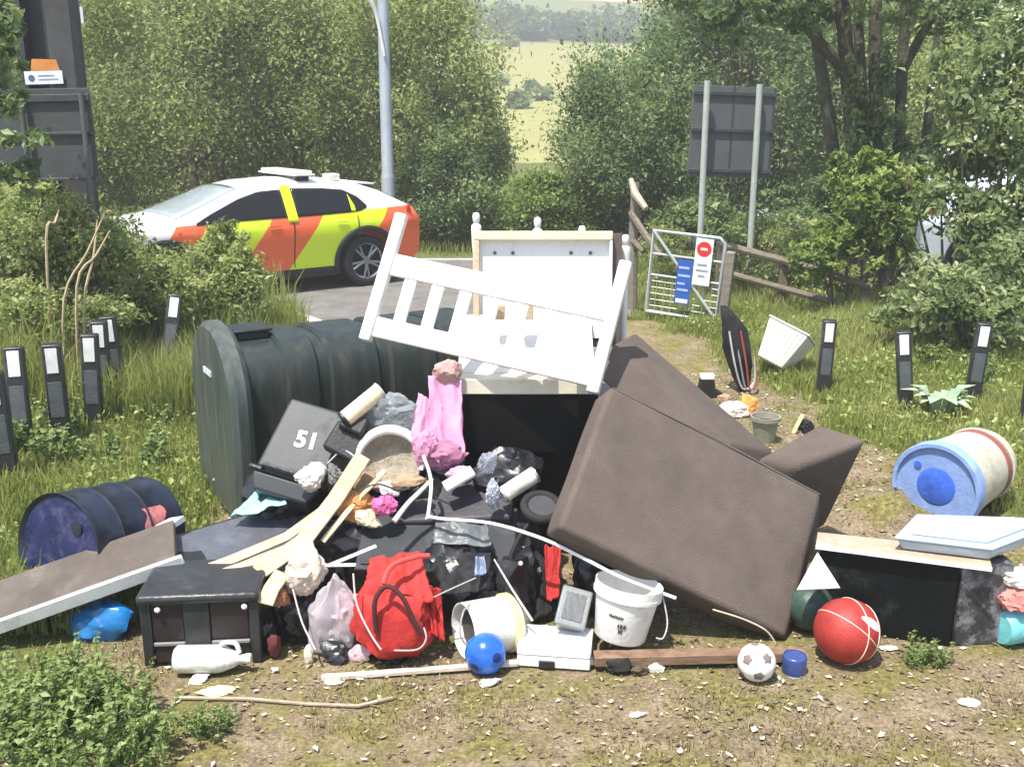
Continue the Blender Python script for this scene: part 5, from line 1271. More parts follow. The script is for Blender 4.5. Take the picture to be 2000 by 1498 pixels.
# second bed rail behind the lid
t = thing('spindle_rail', 'white bed rail with turned finials peeping over the open chest lid', 'bed rail', D(1075, 600, 5.98)); ORG[t.name] = D(1075, 600, 5.98)
for (px, py) in ((930, 415), (1050, 424), (1137, 441), (1222, 458)):
    q = D(px, py, 5.95)
    MB(Matrix.Translation((q.x, q.y, q.z))).lathe([(0, 0), (.016, -.004), (.022, -.02), (.02, -.05), (.014, -.062), (.028, -.075), (.03, -.10), (.027, -.18), (.022, -.24), (.022, -.75), (0, -.75)], 14).build('spindle', WHITE, t, smooth=True, sharp=50)
q0, q1 = D(925, 640, 5.95), D(1228, 660, 5.95)
MB().box((q0.x - .02, 5.92, q0.z - .45), (q1.x + .02, 5.98, q0.z - .33)).build('rail', WHITE, t, bevel=.006)

# ---- brown sofa
TL3, BL3, BR3 = D(1190, 752, 4.74), D(1094, 1030, 4.27), D(1540, 1246, 4.32)
m, w, h = FR(BL3, BR3, TL3)
t = thing('sofa', 'dark brown fabric sofa tipped on its side leaning on the heap', 'sofa', m.translation); ORG[t.name] = m.translation.copy()
def puff(mb, lo, hi, n=10, bulge=.012):
    """upholstered block: subdivided box with slightly swollen, wavy faces"""
    bm = bmesh.new(); bmesh.ops.create_cube(bm, size=1.0)
    bmesh.ops.subdivide_edges(bm, edges=bm.edges, cuts=n, use_grid_fill=True)
    sx, sy, sz = (hi[k] - lo[k] for k in range(3)); vs = []
    bm.verts.index_update()
    for v in bm.verts:
        p = v.co; e = [1 - abs(p[k]) * 2 for k in range(3)]
        q = [lo[k] + (p[k] + .5) * (hi[k] - lo[k]) for k in range(3)]
        for k in range(3):
            o1, o2 = (k + 1) % 3, (k + 2) % 3
            if abs(p[k]) > .499:
                q[k] += math.copysign(bulge * min(1, 4 * e[o1]) * min(1, 4 * e[o2]) * (1 + .8 * noise.noise(Vector((q[0] * 5, q[1] * 5, q[2] * 5)))), p[k])
        vs.append(tuple(q))
    fs = [tuple(v.index for v in f.verts) for f in bm.faces]; bm.free()
    return mb.add(vs, fs)
pb = puff(MB(), (0, 0, 0), (w, .20, h), bulge=.006)
for v in pb.v:
    if v.x > w * .9: v.x += .7 * max(v.y, 0) - .02
pb.v = [m @ v for v in pb.v]
pb.build('base', BROWNF, t, bevel=.018, seg=3)
MB(m).tube([(.01, .004, h - .004), (w * .5, .0, h + .004), (w - .02, .004, h - .004)], .005, 6).build('piping', M('piping_brown', (0.12, 0.095, 0.082), rough=.9), t)
dn = -(m.to_3x3().col[2])
def block(name, top, drop, bev=.03, dn=dn):
    top = [Vector(p) for p in top]; bot = [p + dn * drop for p in top]
    mb = MB(); vs = []; fs = []; n = 8                       # subdivided so that the cover can sag a little
    for k in range(n + 1):
        for p in top: vs.append(p + dn * drop * k / n)
    for k in range(n): fs += [(k * 4 + i, k * 4 + (i + 1) % 4, k * 4 + 4 + (i + 1) % 4, k * 4 + 4 + i) for i in range(4)]
    fs += [(3, 2, 1, 0), (n * 4, n * 4 + 1, n * 4 + 2, n * 4 + 3)]
    return mb.add(vs, fs).build(name, BROWNF, t, bevel=bev, seg=4)
block('backrest', [D(1196, 672, 5.25), D(1430, 866, 5.02), D(1512, 882, 5.28), D(1240, 648, 5.60)], .22)
block('armrest', [D(1480, 892, 5.05), D(1552, 914, 4.98), D(1698, 856, 5.10), D(1602, 826, 5.42)], .60, .04, Vector((-.22, .26, -.94)))
q0, q1, q2, q3 = D(1262, 772, 5.17), D(1288, 764, 5.24), D(1310, 766, 5.25), D(1284, 778, 5.18)

# ---- cable
pts = [D(826, 888, 4.75), D(842, 940, 4.70), D(836, 1008, 4.56), D(870, 1014, 4.52), D(960, 1022, 4.45), D(1060, 1052, 4.40), D(1140, 1090, 4.33), D(1215, 1128, 4.27), D(1320, 1168, 4.22)]
tag(MB().tube([pts[0], pts[1]] + [pts[2], pts[2] + Vector((.004, -.004, 0))] + pts[3:], .0085, 8, 5).build('white_conduit', WHITE, smooth=True), 'thin white plastic conduit arching from the basket across to the bucket', 'conduit')
tag(MB().tube([D(845, 935, 4.72), D(815, 965, 4.66), D(795, 985, 4.62), D(770, 1018, 4.55)], [.008, .012, .012, .014], 8, 4).build('white_hose', M('hose_white', (0.72, 0.7, 0.6), rough=.5), smooth=True), 'short bent off-white hose beside the conduit', 'hose')

# ---- small stuff in the middle
tag(drape('turquoise_cloth', [D(450, 1012, 4.85), D(560, 985, 4.86), D(548, 962, 5.0), D(490, 968, 5.0)], M('turquoise', (0.30, 0.66, 0.70), rough=.5, var=.12), seed=3, amp=.03, freq=4), 'turquoise cloth on the upper edge of the television', 'cloth')
tag(crumple('orange_packaging', D(690, 985, 4.78), (.09, .07, .075), M('orange_card', (0.66, 0.30, 0.10), rough=.6, var=.3, scale=9), seed=12, amp=.6, freq=1.6, flat=-2), 'crumpled orange packaging behind the cream boards', 'packaging')
tag(crumple('cream_packaging', D(715, 1010, 4.70), (.07, .05, .05), M('cream_card', (0.70, 0.58, 0.38), rough=.7, var=.2), seed=13, amp=.6, freq=1.6, flat=-2), 'crumpled cream wrapper below the orange packaging', 'packaging')
tag(crumple('pink_toy', D(748, 988, 4.68), (.065, .05, .055), M('hot_pink', (0.66, 0.13, 0.32), rough=.5, var=.35, scale=12), seed=14, amp=.5, flat=-2), 'hot pink soft toy in the middle of the heap', 'toy')
tag(crumple('brown_paper', D(800, 940, 4.78), (.10, .05, .03), M('kraft_paper', (0.36, 0.24, 0.15), rough=.8, var=.3), seed=15, amp=.6, freq=1.6, flat=-2), 'torn brown paper under the white-rimmed basket', 'paper')
bl, br, tl = D(872, 958, 4.74), D(928, 925, 4.78), D(868, 938, 4.80)
m, w, h = FR(bl, br, tl); tag(MB(m).box((0, 0, 0), (w, .02, h)).build('white_book', WHITE, bevel=.003), 'small white book lying near the crumpled foil', 'book')
foil = M('foil_silver', (0.50, 0.53, 0.62), rough=.25, var=.4, scale=12, metal=.3, bump=.4)
t = thing('foil_wrapping', 'crumpled silver-blue foil hanging above the black case', 'foil', D(958, 950, 4.72)); ORG[t.name] = D(958, 950, 4.72)
crumple('foil_top', D(952, 905, 4.80), (.055, .04, .07), film_mat('grey_film', (0.45, 0.48, 0.55), .45, .1), t, seed=16, amp=.8, freq=2.6, flat=-2)
crumple('foil_tail', D(962, 965, 4.70), (.045, .03, .08), foil, t, seed=17, amp=.9, freq=2.6, flat=-2)
a, b = D(985, 965, 4.72), D(1042, 928, 4.78); d = (b - a).normalized()
t = thing('tin_can', 'white cylindrical can lying above the small black wheel', 'can', a); ORG[t.name] = a.copy()
MB().cyl(a, b, .042, n=24).build('can_body', M('can_white', (0.70, 0.68, 0.60), rough=.4, var=.2, dirt=.3), t, smooth=True)
MB().cyl(b + d * .0005, b + d * .012, .045, n=24).build('lid', M('can_rim', (0.5, 0.5, 0.5), rough=.3, metal=.7), t, smooth=True)
MB().cyl(a - d * .012, a - d * .0005, .044, n=24).build('base', M('can_rim', (1, 1, 1)), t, smooth=True)
# pushchair
c = D(1058, 990, 4.66)
t = thing('pushchair', 'collapsed black and red pushchair jammed beside the sofa', 'pushchair', Vector((c.x, c.y, 0)))
PB = M('pram_black', (0.013, 0.013, 0.014), rough=.7, var=.4)
wm = axis_frame(c, Vector((.1, -.45, 1)).normalized(), (1, 0, 0))
wh = MB(wm).torus(.085, .022, 30, 10).build('wheel', tyre_m, t, smooth=True)
MB(wm).cyl((0, 0, -.012), (0, 0, .012), .068, n=24).build('hub', M('hub_grey', (0.05, 0.05, 0.055), rough=.4), wh, smooth=True)
MB().tube([c, D(1000, 1080, 4.55), D(985, 1230, 4.42)], .012, 8, 4).build('frame_tube', PB, t, smooth=True)
MB().tube([D(1040, 1000, 4.7), D(1075, 1110, 4.6), D(1085, 1200, 4.5)], .014, 8, 4).build('frame_tube', PB, t, smooth=True)
drape('seat_fabric', [D(1005, 1215, 4.50), D(1085, 1200, 4.52), D(1098, 1010, 4.74), D(1010, 1020, 4.68)], PB, t, 8, .04, 3)
RED = M('red_fabric', (0.44, 0.026, 0.022), rough=.75, var=.25, scale=6, bump=.25)
drape('red_panel', [D(1068, 1175, 4.47), D(1092, 1165, 4.48), D(1096, 1070, 4.56), D(1064, 1065, 4.56)], RED, t, 9, .02, 3)
MB().sphere(D(1017, 1100, 4.42), .011, 12).build('button', WHITE, t, smooth=True)

# black sacks filling the heap
SACK = M('black_sack', (0.014, 0.015, 0.017), rough=.32, var=.4, scale=5, spec=.6, bump=.15)
for k, (px, py, Y, s, lb) in enumerate(((905, 1125, 4.52, (.20, .16, .19), 'large crumpled black sack to the right of the red rucksack'), (960, 1190, 4.50, (.15, .13, .14), 'smaller black sack behind the white paint tub'),
        (590, 1215, 4.40, (.15, .14, .17), 'black sack in shade under the beige carrier bag'), (1010, 1150, 4.62, (.15, .15, .22), 'black sack pressed against the lower corner of the sofa'),
        (1000, 930, 5.0, (.18, .15, .16), 'black sack below the front of the open chest'), (640, 1080, 4.75, (.2, .18, .17), 'black sack buried beneath the cream boards'),
        (560, 985, 5.15, (.22, .2, .22), 'black sack under the tipped caddy'), (720, 1000, 5.05, (.25, .2, .25), 'black sack buried beneath the beige basket'),
        (850, 985, 5.05, (.22, .2, .25), 'black sack buried beneath the pink blanket'), (1190, 1140, 4.75, (.22, .2, .24), 'black sack in the dark hollow under the sofa'),
        (520, 1260, 4.28, (.06, .08, .09), 'small dark sack between drawer unit and beige bag'))):
    c = D(px, py, Y); c.z = max(c.z, s[2] * .62)
    tag(crumple('black_sack', c, s, SACK, seed=20 + k, amp=.5, freq=1.9), lb, 'sack', 'black sacks in the heap')
# lower support lumps of cardboard
for k, (px, py, Y, s, lb) in enumerate(((760, 1130, 4.85, (.5, .25, .28), 'flattened dark carton at the core of the heap'), (1000, 1060, 4.95, (.4, .25, .3), 'dark carton under the can and the wheel'))):
    c = D(px, py, Y); tag(MB().box((c.x - s[0] / 2, c.y - s[1] / 2, -.005), (c.x + s[0] / 2, c.y + s[1] / 2, s[2])).build('carton', M('dark_card', (0.07, 0.055, 0.045), rough=.85, var=.3), bevel=.006), lb, 'carton', 'cartons under the heap')

# ---- odds and ends tucked into the heap
tag(drape('paper_sheet', [D(745, 965, 4.76), D(800, 955, 4.76), D(795, 930, 4.84), D(738, 940, 4.84)], M('sheet_white', (0.66, 0.63, 0.58), rough=.8, var=.15), seed=21, amp=.025, freq=3, n=14), 'creased white paper sheet lying just under the beige basket', 'paper')
tag(drape('cardboard_flap', [D(690, 965, 4.80), D(742, 950, 4.80), D(730, 918, 4.90), D(688, 930, 4.90)], M('card_brown', (0.26, 0.17, 0.10), rough=.85, var=.25), seed=22, amp=.02, freq=2, n=12), 'brown cardboard flap between the basket and the pine board', 'cardboard')
tag(drape('grey_sheet', [D(845, 1062, 4.50), D(960, 1068, 4.48), D(950, 1020, 4.60), D(850, 1022, 4.60)], M('sheet_grey', (0.11, 0.12, 0.125), rough=.4, var=.2), seed=23, amp=.03, freq=3), 'dark grey plastic sheet draped over the black monitor', 'sheet')
tag(drape('dark_cloth', [D(860, 1165, 4.30), D(950, 1150, 4.30), D(960, 1080, 4.45), D(850, 1085, 4.44)], M('cloth_dark', (0.018, 0.018, 0.02), rough=.85, var=.4), seed=24, amp=.06, freq=3.5), 'black cloth hanging over the sack beside the rucksack', 'cloth')
tag(drape('blue_wrapper', [D(925, 1125, 4.28), D(950, 1120, 4.28), D(945, 1085, 4.34), D(928, 1088, 4.34)], M('wrapper_slate', (0.16, 0.20, 0.30), rough=.3, var=.3), seed=25, amp=.02, freq=3, n=10), 'small slate blue wrapper on the black cloth', 'wrapper')
tag(MB().tube([D(700, 960, 4.74), D(735, 945, 4.78), D(780, 955, 4.72), D(815, 935, 4.78), D(840, 965, 4.70), D(880, 985, 4.66)], .005, 6, 5).build('black_cable', BLACK, smooth=True), 'thin black cable snaking below the basket', 'cable')
tag(MB().tube([D(640, 905, 4.90), D(668, 880, 4.92), D(690, 890, 4.90), D(700, 905, 4.88)], .005, 6, 5).build('grey_cable', M('cable_grey', (0.4, 0.4, 0.42), rough=.5), smooth=True), 'short grey cable beside the small black speaker', 'cable')
tag(crumple('grey_rag', D(655, 930, 4.86), (.05, .05, .06), M('rag_grey', (0.20, 0.20, 0.19), rough=.9, var=.3), seed=71, amp=.7, flat=-2), 'grey rag between the caddy and the broad pine board', 'rag')
tag(crumple('white_wrapper', D(770, 962, 4.74), (.035, .03, .02), M('sheet_white', (1, 1, 1)), seed=72, amp=.8, flat=-2, sub=3), 'small white wrapper above the hot pink toy', 'wrapper')
tag(crumple('maroon_rag', G(535, 1262, .05), (.035, .04, .07), M('rag_maroon', (0.14, 0.03, 0.035), rough=.85, var=.5), seed=73, amp=.8, flat=-.7, sub=3), 'maroon rag at the foot of the drawer unit', 'rag')
tag(crumple('green_bottle_bag', D(1020, 1215, 4.36), (.05, .05, .06), M('moss_film', (0.12, 0.14, 0.08), rough=.4, var=.4), seed=74, amp=.7, flat=-2, sub=3), 'mossy green plastic scrap behind the white foam box', 'plastic')
tag(MB().tube([D(1392, 1190, 4.22), D(1450, 1208, 4.21), D(1495, 1230, 4.20), D(1515, 1256, 4.20)], .004, 6, 5).build('bent_wire', M('wire_straw', (0.55, 0.46, 0.33), rough=.5), smooth=True), 'bent straw-coloured wire in front of the lower sofa corner', 'wire')

# ---- beige and clear bags, red rucksack
tag(crumple('carrier_bag', D(598, 1118, 4.30), (.11, .09, .11), M('beige_bag', (0.58, 0.49, 0.41), rough=.55, var=.2, scale=8, bump=.2), seed=41, amp=.55, freq=2.0, flat=-2), 'crumpled beige carrier bag with a pinkish top on the front of the heap', 'bag')
tag(crumple('dirty_rag', D(545, 1165, 4.24), (.05, .05, .05), M('rust_rag', (0.36, 0.15, 0.08), rough=.8, var=.4), seed=42, amp=.6, flat=-2), 'small rust-coloured rag beside the drawer unit', 'rag')
tag(crumple('clear_bag', G(655, 1215, .14), (.12, .09, .17), film_mat('milky_film', (0.66, 0.60, 0.64), .40, .2), seed=43, amp=.55, freq=2.0, flat=-.8, pinch=.5), 'clear plastic bag with pinkish contents left of the red rucksack', 'bag')
tag(crumple('pink_cloth', G(680, 1195, .16), (.07, .05, .12), M('pale_pink', (0.70, 0.52, 0.58), rough=.8, var=.25, scale=9), seed=44, amp=.5, flat=-2), 'pale pink cloth squeezed inside the clear plastic bag', 'cloth')
c = G(772, 1205, .19)
t = thing('rucksack', 'bright red rucksack with dark straps lying at the front of the heap', 'rucksack', Vector((c.x, c.y, 0)))
crumple('bag_body', c, (.185, .13, .205), RED, t, seed=45, amp=.40, freq=1.5, flat=-.85)
drape('top_flap', [D(715, 1150, 4.17), D(845, 1175, 4.15), D(820, 1082, 4.36), D(720, 1092, 4.34)], RED, t, 5, .035, 4)
drape('side_flap', [D(840, 1235, 4.17), D(868, 1252, 4.17), D(862, 1150, 4.22), D(815, 1135, 4.24)], RED, t, 6, .03, 4)
MB().tube([D(735, 1235, 4.06), D(732, 1175, 4.07), D(755, 1145, 4.09), D(785, 1165, 4.07), D(810, 1215, 4.05), D(825, 1240, 4.05)], .011, 8, 5).build('strap', M('strap_dark', (0.06, 0.015, 0.015), rough=.8), t, smooth=True)
MB().tube([D(748, 1140, 4.10), D(765, 1105, 4.16), D(810, 1088, 4.24), D(838, 1085, 4.28)], .012, 8, 5).build('strap', M('strap_red', (0.62, 0.07, 0.06), rough=.75), t, smooth=True)
MB().tube([D(770, 1270, 4.03), D(815, 1268, 4.03), D(832, 1248, 4.05), D(828, 1225, 4.08)], .004, 8, 5).build('wire_handle', M('wire_grey', (0.45, 0.42, 0.4), rough=.4, metal=.4), t, smooth=True)
MB().tube([D(690, 1120, 4.10), D(697, 1180, 4.07), D(722, 1235, 4.04), D(744, 1268, 4.02)], .004, 8, 5).build('cord', M('cord_pale', (0.70, 0.6, 0.55)), t, smooth=True)
tag(MB().tube([D(572, 1150, 4.16), D(590, 1215, 4.12), D(616, 1268, 4.08)], .004, 8, 4).build('string', M('cord_pale', (1, 1, 1)), smooth=True), 'pale string hanging from the beige carrier bag', 'string')
tag(MB().tube([D(965, 1092, 4.36), D(1000, 1150, 4.28), D(1040, 1212, 4.20)], [.004, .005, .006], 8, 4).build('metal_rod', M('rod_pale', (0.66, 0.63, 0.58), rough=.4, metal=.3), smooth=True), 'thin pale rod leaning between the black sack and the white box', 'rod')
tag(MB().tube([D(820, 1180, 4.17), D(870, 1155, 4.2), D(930, 1128, 4.28)], .0032, 8, 3).build('metal_rod', M('rod_grey', (0.4, 0.38, 0.36), rough=.5), smooth=True), 'thin grey rod lying across the black sack beside the rucksack', 'rod')

# ---- paint tub lying
a, b = D(905, 1232, 4.20), D(1003, 1213, 4.32); d = (b - a).normalized(); r = .128
TM2 = axis_frame(a, d, (0, 0, 1)); LN = (b - a).length
t = thing('paint_tub', 'white paint tub with yellow rim lying on its side behind the blue ball', 'tub', Vector((a.x, a.y, 0)))
MB(TM2).lathe([(0, LN), (r * .93, LN), (r, LN - .01), (r, 0), (r - .006, 0), (r - .008, LN - .02), (0, LN - .02)], 32).build('tub_body', M('tub_white', (0.76, 0.75, 0.68), rough=.45, var=.14, scale=9, dirt=.2, dirtcol=(0.5, 0.42, 0.35)), t, smooth=True, sharp=50)
MB(TM2).lathe([(r + .001, LN - .055), (r + .009, LN - .05), (r + .009, LN - .02), (r + .001, LN - .015)], 32).build('rim', M('rim_yellow', (0.72, 0.70, 0.30), rough=.5, dirt=.2), t, smooth=True)
MB(TM2).cyl((0, 0, .05), (0, 0, .06), r * .93, n=28).build('dark_disc', M('tub_inside', (0.06, 0.055, 0.05), rough=.7), t, smooth=True)  # dark disc set in the open end, standing in for the shade inside
MB(TM2).tube([(r, 0, .03), (r * 1.1, r * .7, -.05), (r * .4, r * 1.1, -.08), (-r * .6, r * .9, .03)], .004, 6, 5).build('wire_handle', M('wire_grey', (1, 1, 1)), t, smooth=True)

# ---- balls, box, bucket, tub
def ball(name, label, px, py, r, mat, seams=None, smat=None, back=0.0):
    c = G(px, py, r); c.y += back; c.z = r + float(ground_z(c.x, c.y))
    t = thing(name, label, 'ball', Vector((c.x, c.y, c.z - r))); 
    MB().sphere(c, r, 32).build('skin', mat, t, smooth=True, sharp=0)
    return t, c
t, c = ball('blue_ball', 'shiny blue plastic ball in front of the white paint tub', 948, 1272, .092, M('ball_blue', (0.02, 0.13, 0.55), rough=.22, var=.5, scale=9, bump=.05, spec=.6))
for u in (Vector((-.5, -.8, -.3)), Vector((.55, -.75, .2)), Vector((.1, -.55, -.85))):
    u.normalize(); MB(axis_frame(c + u * .0895, u)).lathe([(0, .0035), (.016, .003), (.022, .0)], 16).build('spot', M('ball_navy', (0.01, 0.025, 0.14), rough=.3), t, smooth=True)
t, c = ball('basketball', 'worn red basketball with pale seams on the ground beside the black box', 1654, 1231, .146, M('basketball_red', (0.34, 0.032, 0.025), rough=.5, var=.25, scale=10, bump=.2, bscale=120, dirt=.15, dirtcol=(0.2, 0.06, 0.05)))
sm = M('seam_pale', (0.72, 0.55, 0.48), rough=.7)
e1 = Vector((.62, -.35, .70)).normalized(); e2 = e1.orthogonal().normalized(); e3 = e1.cross(e2)
R_ = Matrix((e1, e2, e3)).transposed()
def ring(f): return [c + R_ @ (Vector(f(2 * math.pi * k / 48)).normalized() * .1465) for k in range(49)]
q = Vector((-.25, -.9, .35)).normalized()
def great(n): 
    n = Vector(n).normalized(); a1 = n.orthogonal().normalized(); b1 = n.cross(a1)
    return [c + (a1 * math.cos(2 * math.pi * k / 48) + b1 * math.sin(2 * math.pi * k / 48)) * .1462 for k in range(49)]
MB().tube(great((.62, .45, .65)), .0028, 6).build('seam', sm, t, smooth=True)
MB().tube(great((.93, .30, -.22)), .0028, 6).build('seam', sm, t, smooth=True)
n_ = Vector((.93, .30, -.22)).normalized(); a1 = n_.orthogonal().normalized(); b1 = n_.cross(a1)
MB().tube([c + n_ * .075 + (a1 * math.cos(2 * math.pi * k / 40) + b1 * math.sin(2 * math.pi * k / 40)) * .1255 for k in range(41)], .0028, 6).build('seam', sm, t, smooth=True)
pn = Vector((.55, -.62, .56)).normalized(); pm = axis_frame(c, pn, (.4, .3, -.7)); vs = []; fs = []
for i in range(9):
    for k in range(4):
        u, v = (i / 8 - .5) * .12, (k / 3 - .5) * .045 * math.sin(math.pi * (i + .8) / 9.6)
        p = Vector((u, v, math.sqrt(.1472 ** 2 - u * u - v * v))); vs.append(p)
for i in range(8):
    for k in range(3): z_ = i * 4 + k; fs.append((z_, z_ + 1, z_ + 5, z_ + 4))
MB(pm).add(vs, fs).build('pale_patch', M('ball_pale', (0.72, 0.58, 0.54), rough=.5, var=.2, scale=20, dirt=.3, dirtcol=(0.35, 0.07, 0.05)), t, smooth=True)  # long pale patch laid over the upper right of the ball
ball('green_ball', 'dull dark green ball in the shade just behind the basketball', 1600, 1215, .115, M('ball_green', (0.035, 0.07, 0.05), rough=.45, var=.5, scale=7, dirt=.3), back=.16)
t, c = ball('football', 'small white football with dark panels in front of the beam', 1478, 1292, .083, M('football_white', (0.78, 0.77, 0.72), rough=.45, var=.06, dirt=.15, dirtcol=(0.45, 0.38, 0.28)))
ph = (1 + 5 ** .5) / 2
ico = [Vector(p).normalized() for p in ((0, 1, ph), (0, -1, ph), (0, 1, -ph), (0, -1, -ph), (1, ph, 0), (-1, ph, 0), (1, -ph, 0), (-1, -ph, 0), (ph, 0, 1), (-ph, 0, 1), (ph, 0, -1), (-ph, 0, -1))]
Rr = Matrix.Rotation(.5, 3, 'Z') @ Matrix.Rotation(.35, 3, 'X')
for u in ico:
    u = Rr @ u; pm = axis_frame(c, u); s_ = .026
    vs = [(0, 0, .0842)] + [(s_ * .55 * math.cos(1.2566 * k), s_ * .55 * math.sin(1.2566 * k), math.sqrt(.0842 ** 2 - (s_ * .55) ** 2)) for k in range(5)] + [(s_ * math.cos(1.2566 * k), s_ * math.sin(1.2566 * k), math.sqrt(.0838 ** 2 - s_ ** 2)) for k in range(5)]
    MB(pm).add(vs, [(0, 1 + k, 1 + (k + 1) % 5) for k in range(5)] + [(1 + k, 6 + k, 6 + (k + 1) % 5, 1 + (k + 1) % 5) for k in range(5)]).build('dark_panel', M('football_dark', (0.20, 0.16, 0.15), rough=.5, var=.3), t)
c = G(1550, 1312)
t = thing('drinks_can', 'short blue tin standing between the football and the basketball', 'tin', c)
MB(Matrix.Translation(c)).lathe([(0, 0), (.05, 0), (.053, .006), (.053, .078), (.050, .084), (.047, .085), (.046, .079), (0, .078)], 28).build('tin_body', M('tin_blue', (0.05, 0.085, 0.26), rough=.3, var=.3, metal=.2), t, smooth=True, sharp=50)
MB(Matrix.Translation(c)).torus(.0515, .003, 28, 6).build('base_ring', M('can_rim', (1, 1, 1)), t, smooth=True)
# white polystyrene box
bl, br = G(1010, 1300), G(1152, 1310); m, w, h = FR(bl, br, bl + Vector((0, 0, .1)))
t = thing('foam_box', 'white polystyrene box with a dark notch at the front of the heap', 'box', bl)
MB(m).box((0, 0, 0), (w, .21, .055)).build('box_base', M('foam_white', (0.80, 0.80, 0.78), rough=.75, var=.05, scale=9, bump=.25, bscale=120), t, bevel=.005)
MB(m).box((-.002, -.002, .0555), (w + .002, .212, .098)).build('box_lid', M('foam_white', (1, 1, 1)), t, bevel=.006)
MB(m).box((w * .30, -.010, .0), (w * .52, -.0005, .038)).build('dark_notch', BLACK, t, bevel=.004)
# grey tub
bl, br, tl = D(1082, 1215, 4.20), D(1142, 1232, 4.18), D(1103, 1140, 4.34)
m, w, h = FR(bl, br, tl)
t = thing('grey_tub', 'grey rounded plastic tub leaning next to the white bucket', 'tub', m.translation); ORG[t.name] = m.translation.copy()
GT = M('tub_grey', (0.20, 0.21, 0.215), rough=.4, var=.12, scale=7, dirt=.15)
MB(m).box((.012, .02, .012), (w - .012, .11, h - .012)).build('tub_body', GT, t, bevel=.02, seg=3)
MB(m).box((0, -.0, 0), (w, .0195, h)).build('rim', GT, t, bevel=.018, seg=3)
MB(m).box((.025, -.004, .03), (w - .025, -.0005, h - .03)).build('lid_panel', M('tub_grey_dark', (0.11, 0.115, 0.12), rough=.4), t, bevel=.012)
# white bucket
c = D(1210, 1242, 4.24); up = Vector((.16, .10, 1)).normalized(); BK = axis_frame(c, up, (1, 0, 0))
t = thing('bucket', 'white plastic bucket with smudged dark lettering in front of the sofa', 'bucket', c); ORG[t.name] = c.copy()
MB(BK).lathe([(0, 0), (.112, 0), (.118, .008), (.145, .215), (.155, .217), (.155, .262), (.150, .262), (.147, .225), (.112, .012), (0, .012)], 40).build('bucket_body', M('bucket_white', (0.76, 0.75, 0.71), rough=.5, var=.06, scale=6, dirt=.30, dirtcol=(0.34, 0.28, 0.2)), t, smooth=True, sharp=50)
MB(BK).lathe([(.1455, .204), (.157, .207), (.157, .222), (.146, .225)], 40).build('rim_band', M('bucket_white', (1, 1, 1)), t, smooth=True)
fr = Vector((-c.x, -c.y, 0)).normalized(); base_a = math.atan2((BK.inverted().to_3x3() @ fr).y, (BK.inverted().to_3x3() @ fr).x)
ink = M('marker_ink', (0.07, 0.07, 0.075), rough=.6)
for (y0, a0, a1, wob, fq) in ((.135, -.55, -.05, .006, 22), (.095, -.2, .1, .010, 30), (.070, -.15, -.02, .008, 26)):
    vs = []
    for k in range(26):
        an = base_a + a0 + (a1 - a0) * k / 25; zz = y0 + wob * math.sin(k * fq / 25 * 2.1) + wob * .5 * math.sin(k * 1.9)
        rr = .1185 + (.145 - .118) * (zz / .215) + .0012; vs.append((rr * math.cos(an), rr * math.sin(an), zz))
    MB(BK).tube(vs, .0022, 5).build('lettering', ink, t)
MB(BK).tube([(.152, .0, .24), (.19, -.06, .13), (.18, -.09, .06), (.15, -.08, .05)], .004, 6, 4).build('wire_handle', M('wire_grey', (1, 1, 1)), t, smooth=True)

# ---- black box, marbled slab, tray, triangle at the right
n0 = G(1855, 1264); tl_ = G(1602, 1066, .42); fl = Vector((tl_.x, tl_.y, 0))
m, w, h = FR(fl, n0, fl + Vector((0, 0, .415)))
t = thing('black_box', 'large black cabinet on its side at the lower right', 'cabinet', fl)
MB(m).box((0, 0, .002), (w, .125, h)).build('carcass', M('box_black', (0.004, 0.005, 0.0055), rough=.6, var=.5, scale=3, spec=.15, dirt=.12, dirtcol=(0.045, 0.055, 0.052)), t, bevel=.006)
MB(m).hexa([(-.02, -.03, h + .001), (w + .13, -.02, h + .001), (w + .13, .17, h + .001), (-.02, .13, h + .001)], [(-.02, -.03, h + .022), (w + .13, -.02, h + .022), (w + .13, .17, h + .022), (-.02, .13, h + .022)]).build('top_board', M('top_tan', (0.40, 0.31, 0.22), rough=.6, var=.2, scale=5, dirt=.3, dirtcol=(0.72, 0.70, 0.66)), t, bevel=.004)
MB(m).box((-.02, -.036, h + .002), (w + .13, -.0305, h + .021)).build('white_lip', WHITE, t)
bl, br = G(1860, 1262) + Vector((.004, -.004, 0)), G(1962, 1258)
m2, w2, h2 = FR(bl, br, bl + Vector((0, 0, .41)))
tag(MB(m2).box((0, 0, .002), (w2, .10, .41)).build('marbled_slab', M('marbled_grey', (0.04, 0.04, 0.043), rough=.5, var=.5, scale=11, dirt=.50, dirtcol=(0.42, 0.41, 0.44)), bevel=.006), 'dark slab marbled with white streaks at the right end of the black cabinet', 'slab')
zt = h + .024
m3, w3, h3 = FR(G(1765, 1092, zt), G(2040, 1085, zt), G(1765, 1092, zt) + Vector((0, .05, .08)))
q0, q1, q2, q3 = G(1748, 1075, zt), G(1935, 1098, zt), G(2080, 1040, zt), G(1790, 1030, zt)
t = thing('plastic_tray', 'pale blue-grey plastic tray lying on the black cabinet at the right', 'tray', q0); ORG[t.name] = q0.copy()
tm = M('tray_pale', (0.36, 0.43, 0.50), rough=.4, var=.1, scale=4, dirt=.15)
up = Vector((0, 0, 1)); cen = (q0 + q1 + q2 + q3) / 4
ins = lambda p, k, z: cen + (p - cen) * k + up * z
MB().hexa([ins(p, .9, .002) for p in (q0, q1, q2, q3)], [ins(p, 1.0, .055) for p in (q0, q1, q2, q3)]).build('tray_base', tm, t, bevel=.01)
